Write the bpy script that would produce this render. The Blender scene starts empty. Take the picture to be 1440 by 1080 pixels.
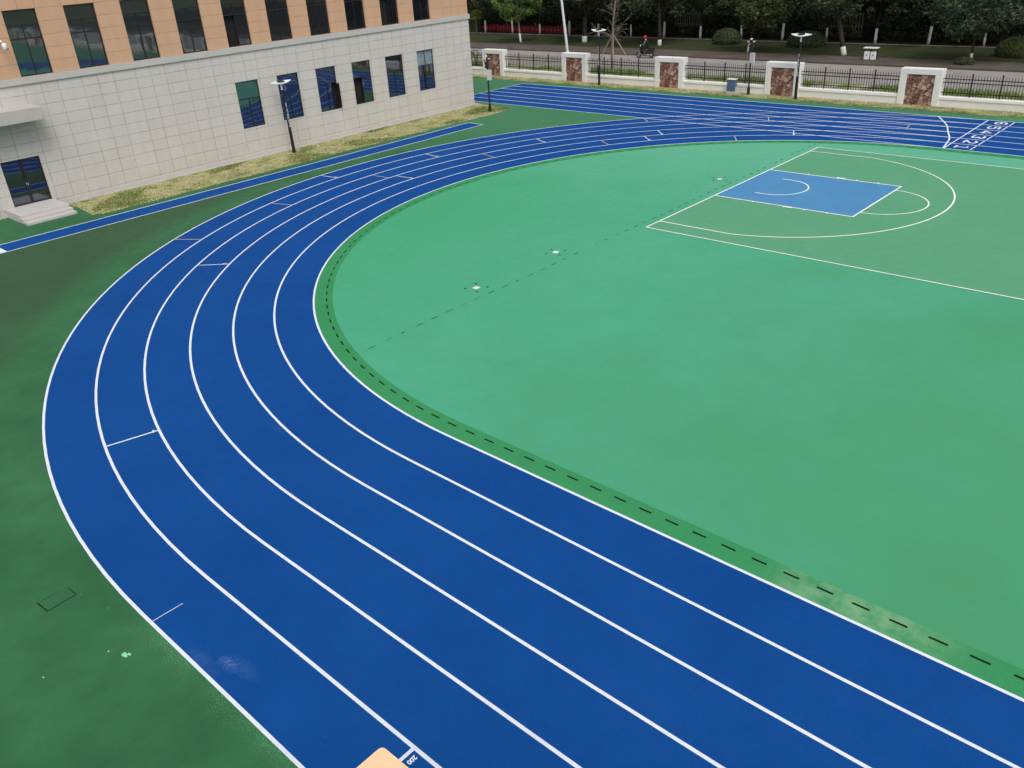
import bpy, bmesh, math, random
from mathutils import Vector, Matrix
PI = math.pi
R = math.radians
rnd = random.Random(7)
sc = bpy.context.scene
COL = sc.collection

# ------------------------------------------------------------------ helpers
def tag(o, label=None, cat=None, group=None, kind=None):
    if label: o['label'] = label
    if cat: o['category'] = cat
    if group: o['group'] = group
    if kind: o['kind'] = kind
    return o

def empty(name, loc=(0, 0, 0), rz=0, label=None, cat=None, group=None):
    o = bpy.data.objects.new(name, None)
    COL.objects.link(o)
    o.location = loc
    o.rotation_euler = (0, 0, rz)
    return tag(o, label, cat, group)

class MB:
    """collects shapes for ONE mesh object"""
    def __init__(s):
        s.v = []; s.f = []; s.m = []
    def add(s, vs, fs, mi=0):
        n = len(s.v)
        s.v += [tuple(v) for v in vs]
        s.f += [tuple(i + n for i in f) for f in fs]
        s.m += [mi] * len(fs)
        return s
    def box(s, x0, x1, y0, y1, z0, z1, mi=0):
        v = [(x, y, z) for z in (z0, z1) for y in (y0, y1) for x in (x0, x1)]
        f = [(0, 2, 3, 1), (4, 5, 7, 6), (0, 1, 5, 4), (2, 6, 7, 3), (0, 4, 6, 2), (1, 3, 7, 5)]
        return s.add(v, f, mi)
    def cbox(s, x0, x1, y0, y1, z0, z1, c=.02, mi=0):
        """box with chamfered edges"""
        def ring(z, d):
            return [(x0 + c + d * 0, y0 + d, z), (x1 - c, y0 + d, z), (x1 - d, y0 + c, z), (x1 - d, y1 - c, z),
                    (x1 - c, y1 - d, z), (x0 + c, y1 - d, z), (x0 + d, y1 - c, z), (x0 + d, y0 + c, z)]
        vs = ring(z0, c * .7) + ring(z0 + c, 0) + ring(z1 - c, 0) + ring(z1, c * .7)
        fs = []
        for k in range(3):
            for i in range(8):
                j = (i + 1) % 8
                fs.append((k * 8 + i, k * 8 + j, (k + 1) * 8 + j, (k + 1) * 8 + i))
        fs.append(tuple(range(7, -1, -1))); fs.append(tuple(range(24, 32)))
        return s.add(vs, fs, mi)
    def poly(s, pts, z, mi=0):
        return s.add([(p[0], p[1], z) for p in pts], [tuple(range(len(pts)))], mi)
    def tube(s, pts, rads, n=8, caps=True, mi=0):
        pts = [Vector(p) for p in pts]
        if not isinstance(rads, (list, tuple)): rads = [rads] * len(pts)
        base = len(s.v); prev = None
        for i, p in enumerate(pts):
            d = (pts[min(i + 1, len(pts) - 1)] - pts[max(i - 1, 0)]).normalized()
            up = Vector((0, 0, 1)) if abs(d.z) < .95 else Vector((1, 0, 0))
            if prev is not None: a = (prev - d * prev.dot(d)).normalized()
            else: a = d.cross(up).normalized()
            prev = a; b = d.cross(a)
            for k in range(n):
                t = 2 * PI * k / n
                s.v.append(tuple(p + (a * math.cos(t) + b * math.sin(t)) * rads[i]))
        fs = []
        for i in range(len(pts) - 1):
            for k in range(n):
                j = (k + 1) % n
                fs.append((base + i * n + k, base + i * n + j, base + (i + 1) * n + j, base + (i + 1) * n + k))
        if caps:
            fs.append(tuple(base + k for k in range(n - 1, -1, -1)))
            fs.append(tuple(base + (len(pts) - 1) * n + k for k in range(n)))
        s.f += fs; s.m += [mi] * len(fs)
        return s
    def lathe(s, prof, c=(0, 0, 0), n=16, mi=0):
        base = len(s.v)
        for (r, z) in prof:
            for k in range(n):
                t = 2 * PI * k / n
                s.v.append((c[0] + r * math.cos(t), c[1] + r * math.sin(t), c[2] + z))
        fs = []
        for i in range(len(prof) - 1):
            for k in range(n):
                j = (k + 1) % n
                fs.append((base + i * n + k, base + i * n + j, base + (i + 1) * n + j, base + (i + 1) * n + k))
        fs.append(tuple(base + k for k in range(n - 1, -1, -1)))
        fs.append(tuple(base + (len(prof) - 1) * n + k for k in range(n)))
        s.f += fs; s.m += [mi] * len(fs)
        return s
    def torus(s, c, r, rr, axis='y', n=20, m=8, mi=0):
        base = len(s.v); fs = []
        for i in range(n):
            t = 2 * PI * i / n
            for j in range(m):
                u = 2 * PI * j / m
                q = (r + rr * math.cos(u)); a = q * math.cos(t); b = q * math.sin(t); h = rr * math.sin(u)
                p = {'y': (a, h, b), 'x': (h, a, b), 'z': (a, b, h)}[axis]
                s.v.append((c[0] + p[0], c[1] + p[1], c[2] + p[2]))
                fs.append((base + i * m + j, base + ((i + 1) % n) * m + j, base + ((i + 1) % n) * m + (j + 1) % m, base + i * m + (j + 1) % m))
        s.f += fs; s.m += [mi] * len(fs)
        return s
    def build(s, name, mats, parent=None, smooth=False, label=None, cat=None, group=None, kind=None):
        me = bpy.data.meshes.new(name)
        me.from_pydata(s.v, [], s.f)
        if not isinstance(mats, (list, tuple)): mats = [mats]
        for m in mats: me.materials.append(m)
        if len(mats) > 1: me.polygons.foreach_set('material_index', s.m)
        if smooth: me.polygons.foreach_set('use_smooth', [True] * len(s.f))
        me.update()
        o = bpy.data.objects.new(name, me)
        COL.objects.link(o)
        if parent: o.parent = parent
        return tag(o, label, cat, group, kind)

def copy_tree(o, parent=None):
    c = o.copy(); COL.objects.link(c)
    c.parent = parent
    for ch in list(o.children): copy_tree(ch, c)
    return c

# ------------------------------------------------------------------ materials
class NT:
    def __init__(s, name):
        s.mat = bpy.data.materials.new(name); s.mat.use_nodes = True
        s.t = s.mat.node_tree; s.n = s.t.nodes
        s.p = s.n['Principled BSDF']
        s.tc = s.n.new('ShaderNodeTexCoord')
    def link(s, a, b): s.t.links.new(a, b)
    def setin(s, sock, v):
        if isinstance(v, bpy.types.NodeSocket): s.link(v, sock)
        else: sock.default_value = v
    def noise(s, scale, detail=4, rough=.5, vec=None, dist=0):
        n = s.n.new('ShaderNodeTexNoise'); n.inputs['Scale'].default_value = scale
        n.inputs['Detail'].default_value = detail; n.inputs['Roughness'].default_value = rough
        n.inputs['Distortion'].default_value = dist
        s.link(vec if vec is not None else s.tc.outputs['Object'], n.inputs['Vector'])
        return n.outputs['Fac']
    def ramp(s, fac, stops, interp='LINEAR'):
        n = s.n.new('ShaderNodeValToRGB'); e = n.color_ramp.elements
        n.color_ramp.interpolation = interp
        while len(e) < len(stops): e.new(.5)
        for i, (p, c) in enumerate(stops):
            e[i].position = p; e[i].color = c if len(c) == 4 else (*c, 1)
        s.setin(n.inputs['Fac'], fac)
        return n.outputs['Color']
    def mapr(s, v, a, b, c=0., d=1.):
        n = s.n.new('ShaderNodeMapRange'); n.clamp = True
        s.setin(n.inputs['Value'], v)
        for k, x in zip(('From Min', 'From Max', 'To Min', 'To Max'), (a, b, c, d)): n.inputs[k].default_value = x
        return n.outputs['Result']
    def mix(s, f, a, b, mode='MIX'):
        n = s.n.new('ShaderNodeMix'); n.data_type = 'RGBA'; n.blend_type = mode
        s.setin(n.inputs[0], f)
        for sock, v in ((n.inputs[6], a), (n.inputs[7], b)):
            if isinstance(v, bpy.types.NodeSocket): s.link(v, sock)
            else: sock.default_value = v if len(v) == 4 else (*v, 1)
        return n.outputs[2]
    def math(s, op, a, b=0., c=None):
        n = s.n.new('ShaderNodeMath'); n.operation = op
        s.setin(n.inputs[0], a); s.setin(n.inputs[1], b)
        if c is not None: s.setin(n.inputs[2], c)
        return n.outputs[0]
    def xyz(s):
        n = s.n.new('ShaderNodeSeparateXYZ'); s.link(s.tc.outputs['Object'], n.inputs[0])
        return n.outputs
    def scaled(s, v, fac):
        """brightness multiply colour by value socket"""
        return s.mix(1., v, s.comb(fac), 'MULTIPLY')
    def comb(s, v):
        n = s.n.new('ShaderNodeCombineXYZ')
        for i in range(3): s.setin(n.inputs[i], v)
        return n.outputs[0]
    def bump(s, h, strength=.3, dist=.02):
        n = s.n.new('ShaderNodeBump'); n.inputs['Strength'].default_value = strength; n.inputs['Distance'].default_value = dist
        s.link(h, n.inputs['Height']); s.link(n.outputs[0], s.p.inputs['Normal'])
    def out(s, col=None, rough=.7, spec=.3, metal=0.):
        if col is not None: s.setin(s.p.inputs['Base Color'], col if isinstance(col, bpy.types.NodeSocket) or len(col) == 4 else (*col, 1))
        s.setin(s.p.inputs['Roughness'], rough)
        s.p.inputs['Specular IOR Level'].default_value = spec
        s.p.inputs['Metallic'].default_value = metal
        return s.mat

def lin(r, g, b):
    f = lambda c: (c / 255 / 12.92) if c / 255 <= .04045 else ((c / 255 + .055) / 1.055) ** 2.4
    return (f(r), f(g), f(b))

def plain(name, col, rough=.6, spec=.3, metal=0., var=.12, scale=6., bumps=0.):
    n = NT(name)
    f = n.mapr(n.noise(scale, 5, .6), .3, .7, 1 - var, 1 + var)
    c = n.scaled((*col, 1), f)
    if bumps: n.bump(n.noise(scale * 8, 3), bumps, .01)
    return n.out(c, n.mapr(n.noise(scale * 2, 3), .3, .7, max(rough - .08, .02), min(rough + .08, 1)), spec, metal)

def rubber(name, col, col2, grain=.18, big=.10, rough=.8, spec=.10, extra=None, lo=.16):
    """sprayed rubber granule surface: fine grain, roller streaks, broad tone drift"""
    n = NT(name)
    a = n.mapr(n.noise(lo, 5, .6), .32, .68, 0, 1)
    c = n.mix(a, (*col, 1), (*col2, 1))
    mp = n.n.new('ShaderNodeMapping'); mp.inputs['Scale'].default_value = (1.0, .75, 1)
    mp.inputs['Rotation'].default_value = (0, 0, .35)
    n.link(n.tc.outputs['Object'], mp.inputs[0])
    streak = n.mapr(n.noise(.9, 9, .72, mp.outputs[0]), .3, .7, 1 - big, 1 + big)
    c = n.scaled(c, streak)
    g = n.mapr(n.noise(55, 2, .8), .3, .7, 1 - grain, 1 + grain)
    c = n.scaled(c, g)
    if extra: c = extra(n, c)
    n.bump(n.noise(120, 2, .8), .25, .006)
    return n.out(c, n.mapr(n.noise(3, 4), .3, .7, rough - .07, rough + .07), spec)

M = {}
def scuffs(n, c):
    # dusty smear near the outer line, scattered pale specks and faint shoe scuffs
    o = n.xyz()
    for (cx, cy, rx, ry, a) in ((6.95, -22.12, .26, .12, .40), (7.2, -22.0, .45, .16, .14), (6.6, -22.35, .5, .16, .12), (1.2, -17.3, .5, .15, .07)):
        dx = n.math('DIVIDE', n.math('SUBTRACT', o[0], cx), rx); dy = n.math('DIVIDE', n.math('SUBTRACT', o[1], cy), ry)
        d = n.math('ADD', n.math('MULTIPLY', dx, dx), n.math('MULTIPLY', dy, dy))
        f = n.math('MULTIPLY', n.mapr(d, 0., 1.1, a, 0.), n.mapr(n.noise(5, 9, .85, dist=1.2), .42, .62, 0, 1.4))
        c = n.mix(f, c, (*lin(110, 140, 190), 1))
    sp = n.math('GREATER_THAN', n.noise(16, 2, .6), .775)
    c = n.mix(n.math('MULTIPLY', sp, .16), c, (*lin(150, 175, 215), 1))
    sc_ = n.mapr(n.noise(2.2, 10, .78, dist=1.5), .60, .72, 0, .10)
    return n.mix(sc_, c, (*lin(60, 108, 172), 1))
M['blue'] = rubber('track_blue', lin(8, 67, 136), lin(13, 73, 143), .14, .045, extra=scuffs, lo=.3)
def dusty(n, c):
    o = n.xyz()
    m1 = n.mapr(o[0], 12.4, 13.2); m2 = n.mapr(o[0], 15.9, 14.6)
    m = n.math('MULTIPLY', m1, m2)
    m = n.math('MULTIPLY', m, n.mapr(n.noise(2.6, 6, .7), .38, .62, .12, .85))
    return n.mix(m, c, (*lin(122, 168, 128), 1))
M['border'] = rubber('border_green', lin(54, 136, 86), lin(60, 142, 92), .15, .05, extra=dusty)
def two(n, c):
    o = n.xyz()
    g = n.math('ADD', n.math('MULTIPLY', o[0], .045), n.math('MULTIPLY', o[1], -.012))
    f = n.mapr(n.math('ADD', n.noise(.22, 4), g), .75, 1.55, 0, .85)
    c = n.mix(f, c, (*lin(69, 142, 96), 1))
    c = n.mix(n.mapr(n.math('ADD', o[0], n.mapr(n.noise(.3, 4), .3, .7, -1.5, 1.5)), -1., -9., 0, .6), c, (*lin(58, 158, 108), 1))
    c = n.mix(n.mapr(n.math('ADD', o[1], n.mapr(n.noise(.3, 4), .3, .7, -1.5, 1.5)), 2., 13., 0, .8), c, (*lin(94, 172, 142), 1))  # paler towards the far side: grazing sheen painted into the infield colour
    c = n.mix(n.mapr(n.noise(.55, 8, .7, dist=.8), .50, .66, 0, .25), c, (*lin(64, 160, 114), 1))
    return n.mix(n.mapr(n.noise(1.7, 9, .75, dist=1.), .57, .72, 0, .16), c, (*lin(66, 136, 100), 1))
M['infield'] = rubber('infield_green', lin(70, 160, 123), lin(76, 162, 130), .09, .05, rough=.6, spec=.22, extra=two)
M['court'] = rubber('court_green', lin(88, 155, 120), lin(80, 154, 112), .09, .04, rough=.55, spec=.32)
M['key'] = rubber('key_blue', lin(74, 132, 178), lin(82, 138, 184), .08, .05)
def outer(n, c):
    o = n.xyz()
    # soft-edged darker, browner tone between the side strip and the bend
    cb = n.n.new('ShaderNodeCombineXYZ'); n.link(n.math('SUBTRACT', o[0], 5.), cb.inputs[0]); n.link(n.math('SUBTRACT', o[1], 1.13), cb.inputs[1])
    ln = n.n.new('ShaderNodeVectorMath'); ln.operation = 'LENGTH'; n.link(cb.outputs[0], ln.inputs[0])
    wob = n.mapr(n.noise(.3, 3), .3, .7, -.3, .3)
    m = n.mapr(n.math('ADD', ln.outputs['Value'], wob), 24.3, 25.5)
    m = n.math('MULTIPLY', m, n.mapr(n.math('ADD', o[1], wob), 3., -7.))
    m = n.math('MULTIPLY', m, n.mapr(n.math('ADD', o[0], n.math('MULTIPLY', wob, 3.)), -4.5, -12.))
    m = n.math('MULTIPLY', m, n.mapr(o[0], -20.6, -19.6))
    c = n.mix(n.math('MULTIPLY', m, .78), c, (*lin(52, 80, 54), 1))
    c = n.mix(n.mapr(n.math('ADD', o[1], wob), 4., 12., 0, .8), c, (*lin(62, 122, 86), 1))   # brighter green blended in towards the far end
    # overspray speckle beside the outermost line
    band = n.math('MULTIPLY', n.mapr(n.math('ADD', o[1], n.mapr(n.noise(1.1, 3), .3, .7, -.18, .14)), -22.88, -22.5), n.mapr(o[0], 4.0, 5.5))
    sp = n.math('GREATER_THAN', n.math('ADD', n.noise(55, 3, .85), n.math('MULTIPLY', band, .10)), .655)
    sp = n.math('MULTIPLY', sp, n.mapr(band, .02, .3))
    return n.mix(n.math('MULTIPLY', sp, .55), c, (*lin(120, 200, 150), 1))
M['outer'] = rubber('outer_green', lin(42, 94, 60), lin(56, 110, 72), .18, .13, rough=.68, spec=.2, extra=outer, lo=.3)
M['lidgreen'] = rubber('lid_green', lin(52, 98, 66), lin(58, 104, 70), .16, .09)
def worn(name, a, b, th=.30):
    n = NT(name)
    c = n.mix(n.mapr(n.noise(5, 6, .7), .3, .7), (*a, 1), (*b, 1))
    c = n.scaled(c, n.mapr(n.noise(60, 2, .8), .3, .7, .92, 1.06))
    return n.out(c, .65, .3)
M['line'] = worn('line_paint', lin(212, 220, 236), lin(228, 234, 245))
M['court_line'] = worn('court_line_paint', lin(236, 239, 230), lin(244, 246, 240))
M['tick_tan'] = worn('tan_mark_paint', lin(200, 170, 140), lin(178, 180, 160))
M['dark'] = plain('black_gap', (.006, .02, .01), .9, .1)
M['splat'] = worn('pale_green_splash', lin(150, 225, 180), lin(110, 200, 150))
M['dust'] = worn('pale_dust', lin(80, 120, 180), lin(60, 100, 168))

# stone-tiled lower facade
def tiles(name, base, joint, upper=False):
    n = NT(name); o = n.xyz(); y, z = o[1], o[2]
    yy = n.math('ADD', y, 8.9)
    dv = None
    for off in (0, .75, 1.5):
        d = n.math('PINGPONG', n.math('SUBTRACT', yy, off), 1.3)
        dv = d if dv is None else n.math('MINIMUM', dv, d)
    if upper:
        dh = n.math('PINGPONG', n.math('SUBTRACT', z, 5.745), .268)
        off = n.math('MULTIPLY', n.math('LESS_THAN', z, 8.43), n.math('LESS_THAN', y, 13.46))
        dv = n.math('ADD', dv, n.math('MULTIPLY', off, 5.))
        row = n.math('FLOOR', n.math('DIVIDE', n.math('SUBTRACT', z, 5.745), .536))
    else:
        hi = n.math('GREATER_THAN', z, 1.5)
        a = n.math('PINGPONG', z, .25); b = n.math('PINGPONG', n.math('SUBTRACT', z, .3), .3)
        dh = n.math('ADD', n.math('MULTIPLY', hi, a), n.math('MULTIPLY', n.math('SUBTRACT', 1., hi), b))
        row = n.math('ADD', n.math('FLOOR', n.math('MULTIPLY', z, 2.)), n.math('MULTIPLY', n.math('FLOOR', n.math('DIVIDE', n.math('SUBTRACT', z, .3), .6)), n.math('SUBTRACT', 1., hi)))
    d = n.math('MINIMUM', dv, dh)
    t = n.math('SUBTRACT', yy, n.math('MULTIPLY', n.math('FLOOR', n.math('DIVIDE', yy, 2.6)), 2.6))
    colid = n.math('ADD', n.math('MULTIPLY', n.math('FLOOR', n.math('DIVIDE', yy, 2.6)), 3.), n.math('ADD', n.math('GREATER_THAN', t, .75), n.math('GREATER_THAN', t, 1.5)))
    cb = n.n.new('ShaderNodeCombineXYZ'); n.setin(cb.inputs[0], colid); n.setin(cb.inputs[1], row)
    wn = n.n.new('ShaderNodeTexWhiteNoise'); wn.noise_dimensions = '3D'; n.link(cb.outputs[0], wn.inputs['Vector'])
    c = n.scaled((*base, 1), n.mapr(wn.outputs['Value'], 0, 1, .972, 1.022))
    # faint warm/cool drift of the stone and rain staining
    c = n.mix(n.mapr(n.noise(.35, 4), .35, .65, 0, .35), c, (base[0] * 1.04, base[1] * .97, base[2] * .95, 1))
    c = n.scaled(c, n.mapr(n.noise(9, 5, .65), .3, .7, .965, 1.03))
    mr = n.n.new('ShaderNodeMapping'); mr.inputs['Scale'].default_value = (1, 3.2, .22); n.link(n.tc.outputs['Object'], mr.inputs[0])
    c = n.scaled(c, n.mapr(n.noise(1., 7, .7, mr.outputs[0]), .42, .68, 1.012, .945))
    c = n.mix(n.math('MULTIPLY', n.mapr(z, .9, .1, 0, .30), n.mapr(n.noise(1.4, 6, .7), .4, .6)), c, (.36, .32, .27, 1))
    jm = n.mapr(d, .006, .015, .85 if not upper else .75, 0.)
    jm = n.math('MULTIPLY', jm, n.mapr(n.noise(1.3, 4), .35, .65, .45, 1.))
    c = n.mix(jm, c, (*joint, 1))
    n.bump(n.mapr(d, .002, .012, 0, 1), .5, .006)
    return n.out(c, .55, .3)
M['stone'] = tiles('stone_tiles', (.575, .55, .52), (.17, .15, .13))
M['orange'] = tiles('orange_panels', (.60, .375, .24), (.24, .15, .10), True)
M['cornice'] = plain('cornice_stone', (.50, .48, .46), .6, .25, var=.05, scale=1.2)
M['canopy'] = plain('canopy_render', (.47, .44, .41), .8, .1, var=.05, scale=1.5)
M['concrete'] = plain('pale_concrete', (.45, .43, .40), .8, .2, var=.10, scale=3, bumps=.15)
M['kerbgrey'] = plain('weathered_kerb', (.22, .21, .19), .85, .1, var=.35, scale=1.2)
M['darkkerb'] = plain('dirty_kerb', (.10, .085, .075), .85, .1, var=.3, scale=1.5)
M['granite'] = plain('granite_step', (.50, .48, .48), .6, .3, var=.08, scale=30, bumps=.05)
M['whitewall'] = plain('white_render', (.76, .745, .72), .75, .2, var=.045, scale=2.2, bumps=.05)
M['coping'] = plain('white_coping', (.84, .83, .80), .7, .25, var=.04, scale=3)
M['frame'] = plain('bronze_frame', (.018, .016, .016), .35, .5)
M['black'] = plain('black_metal', (.012, .012, .014), .4, .5)
M['iron'] = plain('black_iron', (.016, .013, .013), .5, .4)
M['white'] = plain('white_plastic', (.78, .79, .80), .4, .4, var=.03)
M['fadedwhite'] = plain('faded_white_print', (.36, .20, .20), .7, .2)
M['greybox'] = plain('grey_steel_box', (.50, .50, .49), .45, .4, var=.04)
M['bluebox'] = plain('slate_blue_box', (.085, .125, .23), .45, .4, var=.08)
M['silver'] = plain('galvanised_steel', (.68, .70, .72), .45, .5, .2, var=.04)
M['peach'] = plain('peach_coping', lin(236, 200, 160), .7, .25, var=.035, scale=4, bumps=.05)
M['peachwall'] = plain('peach_wall', (.68, .42, .24), .7, .25, var=.04)
M['inside'] = plain('dark_room', (.02, .02, .022), .9, .1)
M['curtain'] = plain('grey_curtain', (.20, .26, .30), .8, .1, var=.25, scale=3)
M['roof'] = plain('grey_roof', (.3, .3, .3), .85, .2)

def glass(name, tint, refl):
    n = NT(name)
    out = n.n['Material Output']
    g = n.n.new('ShaderNodeBsdfGlossy'); g.inputs['Roughness'].default_value = .025; g.inputs['Color'].default_value = (*refl, 1)
    d = n.n.new('ShaderNodeBsdfDiffuse'); d.inputs['Color'].default_value = (*tint, 1)
    b = n.n.new('ShaderNodeBump'); b.inputs['Strength'].default_value = .05; b.inputs['Distance'].default_value = .02
    n.link(n.noise(1.6, 2), b.inputs['Height']); n.link(b.outputs[0], g.inputs['Normal'])
    fr = n.n.new('ShaderNodeFresnel'); fr.inputs['IOR'].default_value = 2.2
    mx = n.n.new('ShaderNodeMixShader'); n.link(n.math('ADD', fr.outputs[0], .18), mx.inputs[0]); n.link(d.outputs[0], mx.inputs[1]); n.link(g.outputs[0], mx.inputs[2])
    n.link(mx.outputs[0], out.inputs[0])
    return n.mat
M['glass'] = glass('coated_window_glass', (.014, .019, .026), (.54, .60, .70))
M['glass_dark'] = glass('dark_window_glass', (.011, .013, .017), (.48, .53, .62))

def rubble():
    n = NT('red_rubble_stone')
    mp = n.n.new('ShaderNodeMapping'); mp.inputs['Scale'].default_value = (1, .3, 1.0); n.link(n.tc.outputs['Object'], mp.inputs[0])
    nz = n.n.new('ShaderNodeTexNoise'); nz.inputs['Scale'].default_value = 5; n.link(mp.outputs[0], nz.inputs['Vector'])
    mxv = n.mix(.10, mp.outputs[0], nz.outputs['Color'])
    v1 = n.n.new('ShaderNodeTexVoronoi'); v1.inputs['Scale'].default_value = 4.4; n.link(mxv, v1.inputs['Vector'])
    v2 = n.n.new('ShaderNodeTexVoronoi'); v2.feature = 'DISTANCE_TO_EDGE'; v2.inputs['Scale'].default_value = 4.4; n.link(mxv, v2.inputs['Vector'])
    sp = n.n.new('ShaderNodeSeparateColor'); n.link(v1.outputs['Color'], sp.inputs[0])
    c = n.ramp(sp.outputs[0], [(0, (.16, .07, .055)), (.3, (.28, .13, .10)), (.55, (.42, .25, .19)), (.8, (.52, .36, .29)), (1, (.24, .11, .09))])
    c = n.scaled(c, n.mapr(n.noise(22, 5, .7), .3, .7, .75, 1.2))
    e = n.mapr(v2.outputs['Distance'], .015, .07)
    c = n.mix(e, (.075, .055, .045, 1), c)
    n.bump(e, .9, .03)
    return n.out(c, .8, .2)
M['rubble'] = rubble()

def ground_mat(name, stops, scale=1.2, grain=.2, rough=.9, bumps=.4):
    n = NT(name)
    c = n.ramp(n.noise(scale, 7, .68), stops)
    c = n.scaled(c, n.mapr(n.noise(40, 3, .7), .3, .7, 1 - grain, 1 + grain))
    n.bump(n.noise(25, 5, .7), bumps, .03)
    return n.out(c, rough, .15)
M['drygrass'] = ground_mat('dry_turf_soil', [(.36, (.11, .16, .045)), (.44, (.24, .25, .10)), (.52, (.40, .37, .20)), (.60, (.34, .31, .16)), (.68, (.15, .15, .07))], 1.1, .28)
M['verge'] = ground_mat('verge_ground', [(.36, (.13, .20, .035)), (.46, (.17, .24, .05)), (.52, (.27, .25, .20)), (.62, (.42, .39, .36))], .55, .2)
M['road'] = ground_mat('concrete_road', [(.3, (.25, .238, .225)), (.5, (.285, .27, .258)), (.7, (.32, .30, .29))], .5, .08, .8, .1)
M['pave'] = ground_mat('brown_pavement', [(.3, (.085, .06, .052)), (.5, (.105, .088, .078)), (.7, (.13, .115, .10))], .5, .12, .85, .1)
M['parkgrass'] = ground_mat('park_grass', [(.3, (.026, .034, .015)), (.5, (.038, .05, .02)), (.7, (.06, .062, .03))], .7, .3)
M['soil'] = ground_mat('wood_floor', [(.3, (.015, .014, .010)), (.6, (.026, .023, .015)), (.8, (.02, .03, .012))], .8, .3)
M['ground'] = ground_mat('far_ground', [(.3, (.06, .08, .03)), (.6, (.10, .11, .05)), (.8, (.14, .13, .09))], .1, .2)

def leaf(name, cols, trans=.2):
    n = NT(name)
    g = n.n.new('ShaderNodeNewGeometry')
    c = n.ramp(g.outputs['Random Per Island'], [(i / (len(cols) - 1), c) for i, c in enumerate(cols)])
    c = n.scaled(c, n.mapr(n.noise(.9, 3), .3, .7, .65, 1.35))
    return n.out(c, .55, .25)
M['leaf_dark'] = leaf('leaf_dark', [(.024, .04, .018), (.04, .062, .026), (.07, .09, .04), (.028, .046, .022)])
M['leaf_black'] = leaf('leaf_deep', [(.012, .02, .01), (.02, .032, .014), (.03, .042, .02), (.015, .024, .012)])
M['leaf_blue'] = leaf('leaf_bluish', [(.032, .055, .033), (.05, .08, .045), (.085, .115, .065), (.034, .056, .032)])
M['leaf_mid'] = leaf('leaf_mid', [(.03, .05, .018), (.05, .075, .024), (.09, .105, .032), (.04, .062, .024)])
M['leaf_light'] = leaf('leaf_light', [(.05, .10, .02), (.09, .16, .03), (.15, .22, .055), (.04, .075, .02)])
M['leaf_yellow'] = leaf('leaf_yellow', [(.25, .27, .05), (.16, .15, .03), (.36, .34, .10), (.10, .08, .03)])
M['leaf_hedge'] = leaf('leaf_hedge', [(.10, .16, .02), (.14, .21, .03), (.19, .25, .045), (.08, .12, .02)])
M['blade_dry'] = leaf('dry_grass_blade', [(.50, .45, .27), (.42, .40, .22), (.24, .28, .10), (.58, .53, .34), (.17, .22, .07), (.46, .42, .25)])
M['blade_green'] = leaf('green_grass_blade', [(.09, .15, .03), (.15, .21, .045), (.24, .27, .09)])
M['bark'] = plain('dark_bark', (.045, .038, .03), .9, .1, var=.35, scale=14, bumps=.5)
M['barkpale'] = plain('pale_bark', (.20, .17, .14), .9, .1, var=.25, scale=14, bumps=.4)
M['limewash'] = plain('white_limewash', (.62, .64, .60), .85, .15, var=.12, scale=9)
M['stake'] = plain('stake_wood', (.34, .27, .20), .85, .15, var=.2, scale=12)
M['banner'] = None

# ------------------------------------------------------------------ ground and setting
PHI = -.0104; CX, CY = 5.0, 1.132; R0 = 16.257; LW = 1.22; SL = 24.0  # straight length of the oval
ca, sa = math.cos(PHI), math.sin(PHI)
def tw(x, y):                       # track frame -> world
    return (CX + x * ca - y * sa, CY + x * sa + y * ca)
def stadium(r, n=96, ns=24):
    pts = []
    for i in range(n + 1):
        t = PI / 2 + PI * i / n
        pts.append((r * math.cos(t), r * math.sin(t)))
    for i in range(1, ns): pts.append((SL * i / ns, -r))
    for i in range(n + 1):
        t = -PI / 2 + PI * i / n
        pts.append((SL + r * math.cos(t), r * math.sin(t)))
    for i in range(1, ns): pts.append((SL * (1 - i / ns), r))
    return [tw(*p) for p in pts]
def annulus(mb, r0, r1, z, mi=0):
    a = stadium(r0); b = stadium(r1); n = len(a)
    vs = [(p[0], p[1], z) for p in a] + [(p[0], p[1], z) for p in b]
    fs = [(i, (i + 1) % n, n + (i + 1) % n, n + i) for i in range(n)]
    fs = [f[::-1] for f in fs]
    return mb.add(vs, fs, mi)
def strip(mb, pts, w, z):
    """flat painted band along a polyline"""
    L = []; n = len(pts)
    for i, p in enumerate(pts):
        a = pts[max(i - 1, 0)]; b = pts[min(i + 1, n - 1)]
        d = Vector((b[0] - a[0], b[1] - a[1])).normalized(); q = Vector((-d.y, d.x)) * w / 2
        L.append(((p[0] + q.x, p[1] + q.y, z), (p[0] - q.x, p[1] - q.y, z)))
    vs = [v for l in L for v in l]
    fs = [(2 * i, 2 * i + 1, 2 * i + 3, 2 * i + 2) for i in range(n - 1)]
    return mb.add(vs, fs)
def rect(mb, x0, x1, y0, y1, z, sub=1):
    nx = max(1, int((x1 - x0) / sub)) if sub > 1 else 1
    return mb.add([(x0, y0, z), (x1, y0, z), (x1, y1, z), (x0, y1, z)], [(0, 1, 2, 3)])

mb = MB(); rect(mb, -500, 500, -500, 500, -.06)
mb.build('ground', M['ground'], kind='structure')
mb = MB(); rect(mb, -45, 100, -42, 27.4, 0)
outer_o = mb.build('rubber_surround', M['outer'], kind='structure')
# side strip (long narrow run-up)
st = MB(); rect(st, -21.07, -19.79, -15.9, 11.82, .004)
st_o = st.build('runup_strip', M['blue'], kind='structure')
l = MB(); strip(l, [(-21.07, -16.2), (-21.07, 11.82)], .06, .008); strip(l, [(-19.79, -16.2), (-19.79, 11.82)], .06, .008)
strip(l, [(-21.04, 11.79), (-19.76, 11.79)], .06, .012)
l.build('edge_line', M['line'], st_o)
l = MB(); rect(l, -21.04, -19.76, -16.25, -15.85, .012); l.build('takeoff_board', M['line'], st_o)

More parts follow.
